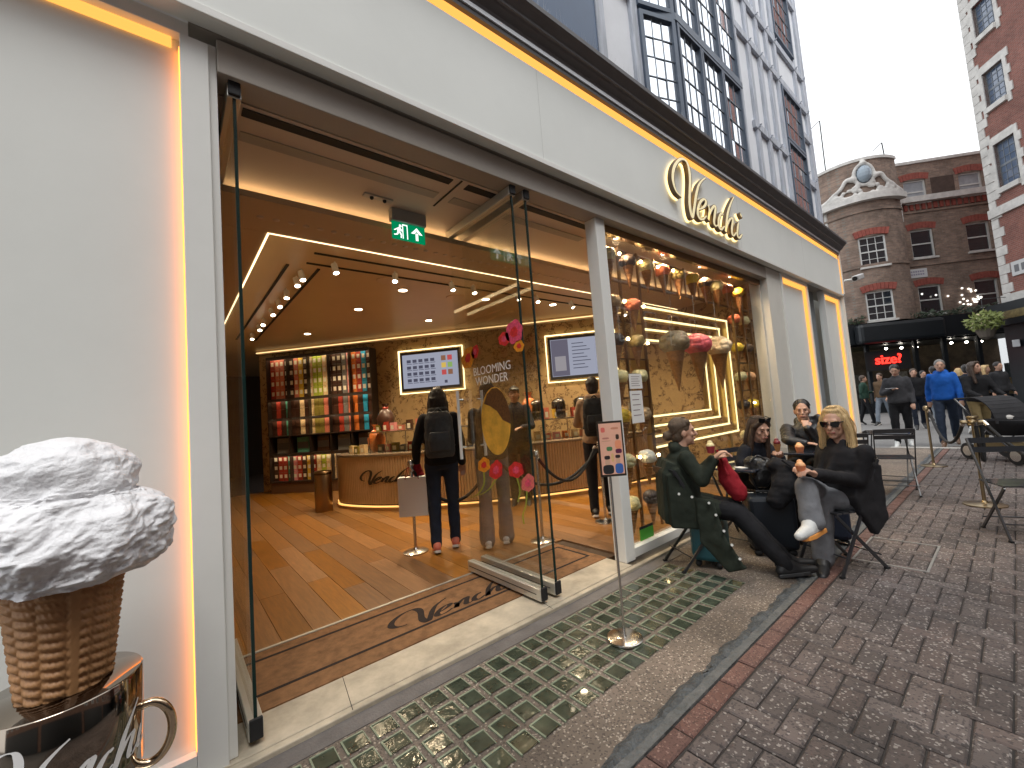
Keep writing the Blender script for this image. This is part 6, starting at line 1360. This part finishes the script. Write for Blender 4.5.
# middle: young woman with long dark hair, leaning over the table
J = dict(f=V((-.2, -.98, 0)).normalized(), s=.97); F_ = J['f']; R__ = V((F_.y, -F_.x, 0)); J['r'] = R__; hp = V((4.60, 1.86, .50)); J['hip'] = hp
J['head'] = px(759, 430, 4.02); J['hv'] = V((-.52, -.82, -.22)); J['neck'] = J['head']-V((0, 0, .13))+V((.03, .06, 0)); J['chest'] = hp.lerp(J['neck'], .6)
J['sl'] = J['neck']-R__*.17-V((0, 0, .06)); J['sr'] = J['neck']+R__*.17-V((0, 0, .06)); J['er'] = px(741, 463, 3.95); J['wr'] = px(765, 466, 3.78); J['el'] = px(782, 466, 3.98); J['wl'] = px(780, 457, 3.80); J['hdl'] = px(777, 449, 3.74)-J['wl']; J['curll'] = 1.1
J['hl'] = hp-R__*.085; J['hr'] = hp+R__*.085; J['kl'] = hp+F_*.42-R__*.12+V((0, 0, .02)); J['kr'] = hp+F_*.42+R__*.08+V((0, 0, .02)); J['al'] = J['kl']+V((.02, .05, -.41)); J['ar'] = J['kr']+V((.02, .05, -.41)); J['tl'] = J['al']+F_*.17; J['tr'] = J['ar']+F_*.17
person('young woman with long dark hair holding a small cone at the table', J, cl('midnight', (.010, .011, .016)), BLK, BKS, 'long', H_BROWN, vox=.009, sole=BKS)
sunglasses(J, 'sunglasses pushed up on the dark haired young woman', .115, -.02)
# back: person in padded jacket with hand at the mouth
J = dict(f=V((-.97, -.2, 0)).normalized(), s=1.0); F_ = J['f']; R__ = V((F_.y, -F_.x, 0)); J['r'] = R__; hp = V((5.98, 1.74, .50)); J['hip'] = hp
J['head'] = px(802, 411, 5.02); J['hv'] = V((-.96, -.30, -.04)); J['neck'] = J['head']-V((0, 0, .15))+V((.05, .0, 0)); J['chest'] = hp.lerp(J['neck'], .6); J['s'] = 1.02
J['sl'] = J['neck']-R__*.19-V((0, 0, .06)); J['sr'] = J['neck']+R__*.19-V((0, 0, .06)); J['er'] = px(789, 441, 4.80); J['wr'] = px(806, 443, 4.68); J['el'] = px(817, 440, 4.80); J['wl'] = px(807, 428, 4.72); J['hdl'] = px(804, 418, 4.80)-J['wl']; J['curll'] = 1.2
J['hl'] = hp-R__*.085; J['hr'] = hp+R__*.085; J['kl'] = hp+F_*.42-R__*.12; J['kr'] = hp+F_*.42+R__*.10; J['al'] = J['kl']+V((0, 0, -.40)); J['ar'] = J['kr']+V((0, 0, -.40)); J['tl'] = J['al']+F_*.17; J['tr'] = J['ar']+F_*.17
def puff(q, J, up, fr, rr):
    q.cap(J['neck']-rr*.11-fr*.05, .075, J['neck']+rr*.05-fr*.08, .075); q.cap(J['neck']-rr*.13-fr*.03+up*.05, .05, J['neck']-rr*.15-fr*.05-up*.02, .06)
    for k in 'lr':
        for u in (.15, .4, .65, .9): q.ell(J['s'+k].lerp(J['e'+k], u), (.082, .082, .06), n=12, k=8)
person('person with short hair in black padded jacket, hand at the mouth', J, PUFF, BLK, BKS, 'short', H_DARK, vox=.010, sole=BKS, extra=puff, fat=1.05)
# --- things they hold or keep by them
SCWHITE = SCM['white']
def cup(label, p, cm, gm, h=.055, r_=.034, cone=False):
    t = thing('ice_cream_cup', label, 'ice cream', tuple(p)); p = V(p)
    if cone: MB().lathe([(.006, -.11), (.028, -.01), (.030, 0), (.02, 0)], p, 14).build('cone', CONE, t, smooth=True)
    else: MB().lathe([(r_*.72, 0), (r_, h), (r_*.9, h), (r_*.66, .006)], p, 18).build('cup', cm, t, smooth=True)
    q = MB(); b = p+V((0, 0, h if not cone else .012))
    q.ell(b, (r_*.95, r_*.95, r_*.8), n=14, k=8); q.ell(b+V((.012, .006, .022)), (r_*.6, r_*.6, r_*.6), n=10, k=7)
    q.build('gelato', gm, t, smooth=True); return t
cup('cream ice cream with wafer held by the woman in green', px(711, 453, 3.27), M('cup_red', (.3, .03, .04), .5), SCM['vanilla'])
cup('peach ice cream cup held by the blonde woman', px(801, 471, 3.02), M('cup_orange', (.65, .22, .10), .5), SCM['peach'], .04, .034)
cup('dark red cone held by the dark haired young woman', px(777, 444, 3.74), CONE, M('gelato_cherry', (.16, .012, .02), .4), r_=.03, cone=True)
cup('orange cup standing on the navy topped table', (5.36, 1.60, .721), M('cup_orange', (.65, .22, .10), .5), SCM['peach'], .05, .045)
t = thing('paper_napkin', 'white paper napkin on the small black table', 'napkin', (4.1, 1.72, .72)); MB().prism([(4.03, 1.68, .7215), (4.17, 1.60, .7215), (4.2, 1.69, .7215), (4.07, 1.77, .7215)], (0, 0, .004)).build('napkin', PAPER, t)
cup('small red cup on the small black table', (4.07, 1.88, .721), M('cup_red', (.3, .03, .04), .5), SCM['strawberry orange'])
def softbag(name, label, cat, secs, mat, vox=.012, strap=None, fold=.03):
    t = thing(name, label, cat, tuple(min((V(c_) for c_, *_ in secs), key=lambda v: v.z))); q = MB()
    for (a, ra), (b, rb) in zip(secs, secs[1:]): q.cap(a, ra, b, rb)
    blob(q, 'bag', mat, t, vox, 3, fold, .07)
    if strap: MB().tube(spline(strap, 6), .010, 8).build('strap', mat, t, smooth=True)
    return t
softbag('red_bag', 'crimson cloth bag hanging beside the woman in green', 'bag', [(px(722, 462, 3.55), .05), (px(728, 478, 3.5), .075), (px(738, 492, 3.45), .075)], REDC, strap=[px(717, 450, 3.5), px(722, 462, 3.48), px(728, 475, 3.42)])
softbag('shoulder_bag', 'black leather bag on the lap of the dark haired young woman', 'bag', [(px(752, 463, 3.85), .07), (px(763, 468, 3.8), .10), (px(760, 478, 3.8), .09)], M('black_leather', (.014, .014, .014), .35, bump=.3, bs=60), strap=[px(750, 462, 3.75), px(757, 456, 3.74), px(766, 460, 3.72)])
softbag('black_rucksack', 'black soft rucksack between the two women', 'bag', [(px(776, 466, 3.6), .075), (px(787, 472, 3.55), .105), (px(785, 487, 3.5), .10), (px(777, 500, 3.5), .08)], BLK, strap=[px(782, 460, 3.5), px(800, 474, 3.4), px(804, 490, 3.35)])
def suitcase(label, loc, f, w, d, h, mat, z0=.05):
    T = frame2(loc, f); t = thing('suitcase', label, 'suitcase', loc, 'suitcases under the tables')
    MB(T).box((-w/2, -d/2, z0), (w/2, d/2, h)).build('shell', mat, t, bevel=.035)
    for k in range(5): MB(T).box((-w/2+.05+k*(w-.1)/4-.008, -d/2-.006, z0+.05), (-w/2+.05+k*(w-.1)/4+.008, -d/2-.0005, h-.05)).build('rib', mat, t)
    for a in (-1, 1):
        for b in (-1, 1): MB(T).cap((a*(w/2-.05), b*(d/2-.04), .028), .028, (a*(w/2-.05)+.012, b*(d/2-.04), .028), .028, 12).build('wheel', BLACKM, t)
    MB(T).tube([(-.09, 0, h-.005), (-.09, 0, h+.03), (.09, 0, h+.03), (.09, 0, h-.005)], .011, 8).build('handle', BLACKM, t); return t
suitcase('teal hard shell suitcase lying under the woman in green', (3.60, 1.82, 0), (.3, -.95), .46, .24, .36, M('teal_shell', (.012, .085, .105), .4))
suitcase('navy soft suitcase behind the blonde woman', (4.62, 1.22, 0), (-.85, -.3), .30, .22, .42, M('navy_shell', (.010, .017, .038), .6, bump=.2, bs=90))
suitcase('dark blue suitcase standing below the black rucksack', (4.06, 1.50, 0), (-.75, -.5), .36, .24, .50, M('darkblue_shell', (.008, .012, .018), .5))
# --- passers-by
def walk(label, X, Y, H, fv, top, legs, shoes, hair, hm, step=.22, skin=SKIN, armL=None, armR=None, dist=None, vox=.016, **k):
    p = pplane(X, Y, 2, 0) if dist is None else px(X, Y, dist); J = stand((p.x, p.y), fv, H, step, .05, armL=armL, armR=armR, headv=k.pop('headv', None), lean=k.pop('lean', 0))
    J['hood'] = k.pop('hood', 0)
    person(label, J, top, legs, shoes, hair, hm, skin, vox=vox, fold=.022, group='people walking in the street', **k); return J
Jb = walk('man in bright blue hooded jacket and dark jeans walking towards the tables', 951, 444, 1.80, (-.98, -.1), BLUE, JEAN, BRS, 'short', H_GREY, .30, fat=1.04, hood=1)
q = MB()
Jg = walk('man in dark grey hoodie looking down at his phone', 905, 445, 1.78, (-.98, -.05), GREYH, BLK, WHS, 'short', H_DARK, .10, armR=((.25, .02, 1.12), (.05, .26, 1.20)), headv=(-.9, 0, -.35), fat=1.06)
walk('woman in black top pushing a pram', 985, 446, 1.68, (-.8, -.5), BLK, KHAKI, BKS, 'long', H_BROWN, .15, armL=((-.22, .15, 1.12), (-.18, .40, 1.02)), armR=((.22, .15, 1.12), (.18, .40, 1.02)), headv=(-.5, -.85, .1))
walk('far person in dark green top crossing by the lit corner', 868, 424, 1.72, (.2, -1), GRN2, BLK, BKS, 'short', H_BROWN, .18, armL=((-.2, .1, 1.1), (-.05, .25, 1.12)), vox=.022, hands=True)
walk('far person in brown jacket and pale jeans with a bag', 886, 424, 1.74, (-.9, .3), BROWNC, LJEAN, BKS, 'short', H_BROWN, .22, vox=.022)
walk('far person in pale shirt standing by the dark shop window', 929, 420, 1.72, (-.6, -.4), PALE, BLK, BKS, 'short', H_DARK, .08, vox=.022)
walk('far blonde person walking away behind the blue jacket', 966, 424, 1.66, (.9, .1), BROWNC, NAVYC, BKS, 'bob', H_BLOND, .15, vox=.022)
walk('far person in dark coat behind the woman with the pram', 975, 432, 1.70, (.9, .2), NAVYC, BLK, WHS, 'short', H_DARK, .28, vox=.022)
walk('far person in black coat walking between the grey hoodie and the post', 921, 428, 1.75, (-.9, -.2), BLK, NAVYC, BKS, 'short', H_BROWN, .2, vox=.022)
walk('far person in navy jacket half hidden behind the blue jacket', 941, 426, 1.78, (.8, .3), NAVYC, LJEAN, BKS, 'short', H_DARK, .2, vox=.022)
walk('far person in tan coat by the black shop window at right', 992, 424, 1.68, (-.3, -.9), TAN, BLK, BKS, 'long', H_BLOND, .1, vox=.022)
walk('far person in dark coat at the right edge by the shopfront', 1006, 424, 1.74, (-.6, -.6), CHAR, BLK, BKS, 'short', H_DARK, .1, vox=.022)
# phone, shoulder bag
ph = Jg['wr']+V((-.06, .02, .03)); t = thing('phone', 'pale phone in the hand of the man in grey', 'phone', tuple(ph)); MB().box(ph-V((.05, .09, .004)), ph+V((.05, .09, .004))).build('case', M('phone_white', (.6, .6, .62), .3), t, bevel=.003); MB().box(ph-V((.044, .08, -.0045)), ph+V((.044, .08, .0052))).build('screen', BLACK, t)
# pram
pp = pplane(1014, 462, 2, 0); fp = V((-.75, -.66, 0)).normalized()
T = frame2((pp.x+.1, pp.y, 0), fp); t = thing('pram', 'black pram with raised hood pushed along the street', 'pram', (pp.x+.1, pp.y, 0))
q = MB(T)
q.etube([((0, -.1, .42), (.18, 0, 0), (0, .30, 0)), ((0, -.05, .60), (.24, 0, 0), (0, .40, 0)), ((0, -.05, .66), (.23, 0, 0), (0, .38, 0))], 16); q.build('carrycot', BLK, t, smooth=True)
q = MB(T); n = 9
for i in range(n):
    a = .1+i*(1.75/n); q.bar((-.25, -.30+.42*math.cos(a)*.95, .62+.42*math.sin(a)), (.25, -.30+.42*math.cos(a)*.95, .62+.42*math.sin(a)), .012, .09, up=(0, -math.sin(a), math.cos(a)))
q.build('hood', CHAR, t)
for g in (-1, 1):
    MB(T).tube([(g*.22, -.62, 1.02), (g*.22, -.1, .50), (g*.24, .38, .14)], .014, 8).build('frame_tube', STEEL, t); MB(T).tube([(g*.22, -.1, .50), (g*.24, -.42, .14)], .014, 8).build('frame_tube', STEEL, t)
    for y in (.38, -.42):
        w2 = MB(T).tube([(g*.25, y, .14), (g*.29, y, .14)], .135, 20).build('wheel', BLACKM, t); MB(T).tube([(g*.291, y, .14), (g*.296, y, .14)], .085, 16).build('hub', CHROME, w2)
MB(T).tube([(-.22, -.62, 1.02), (.22, -.62, 1.02)], .017, 10).build('handlebar', BLACKM, t)
MB(T).box((-.15, -.3, .16), (.15, .2, .30)).build('basket', M('pram_basket', (.2, .15, .07), .8), t)
MB(T).cap((-.06, .02, .70), .07, (.06, .05, .70), .06).build('blanket', M('blanket_white', (.6, .58, .55), .8), t)
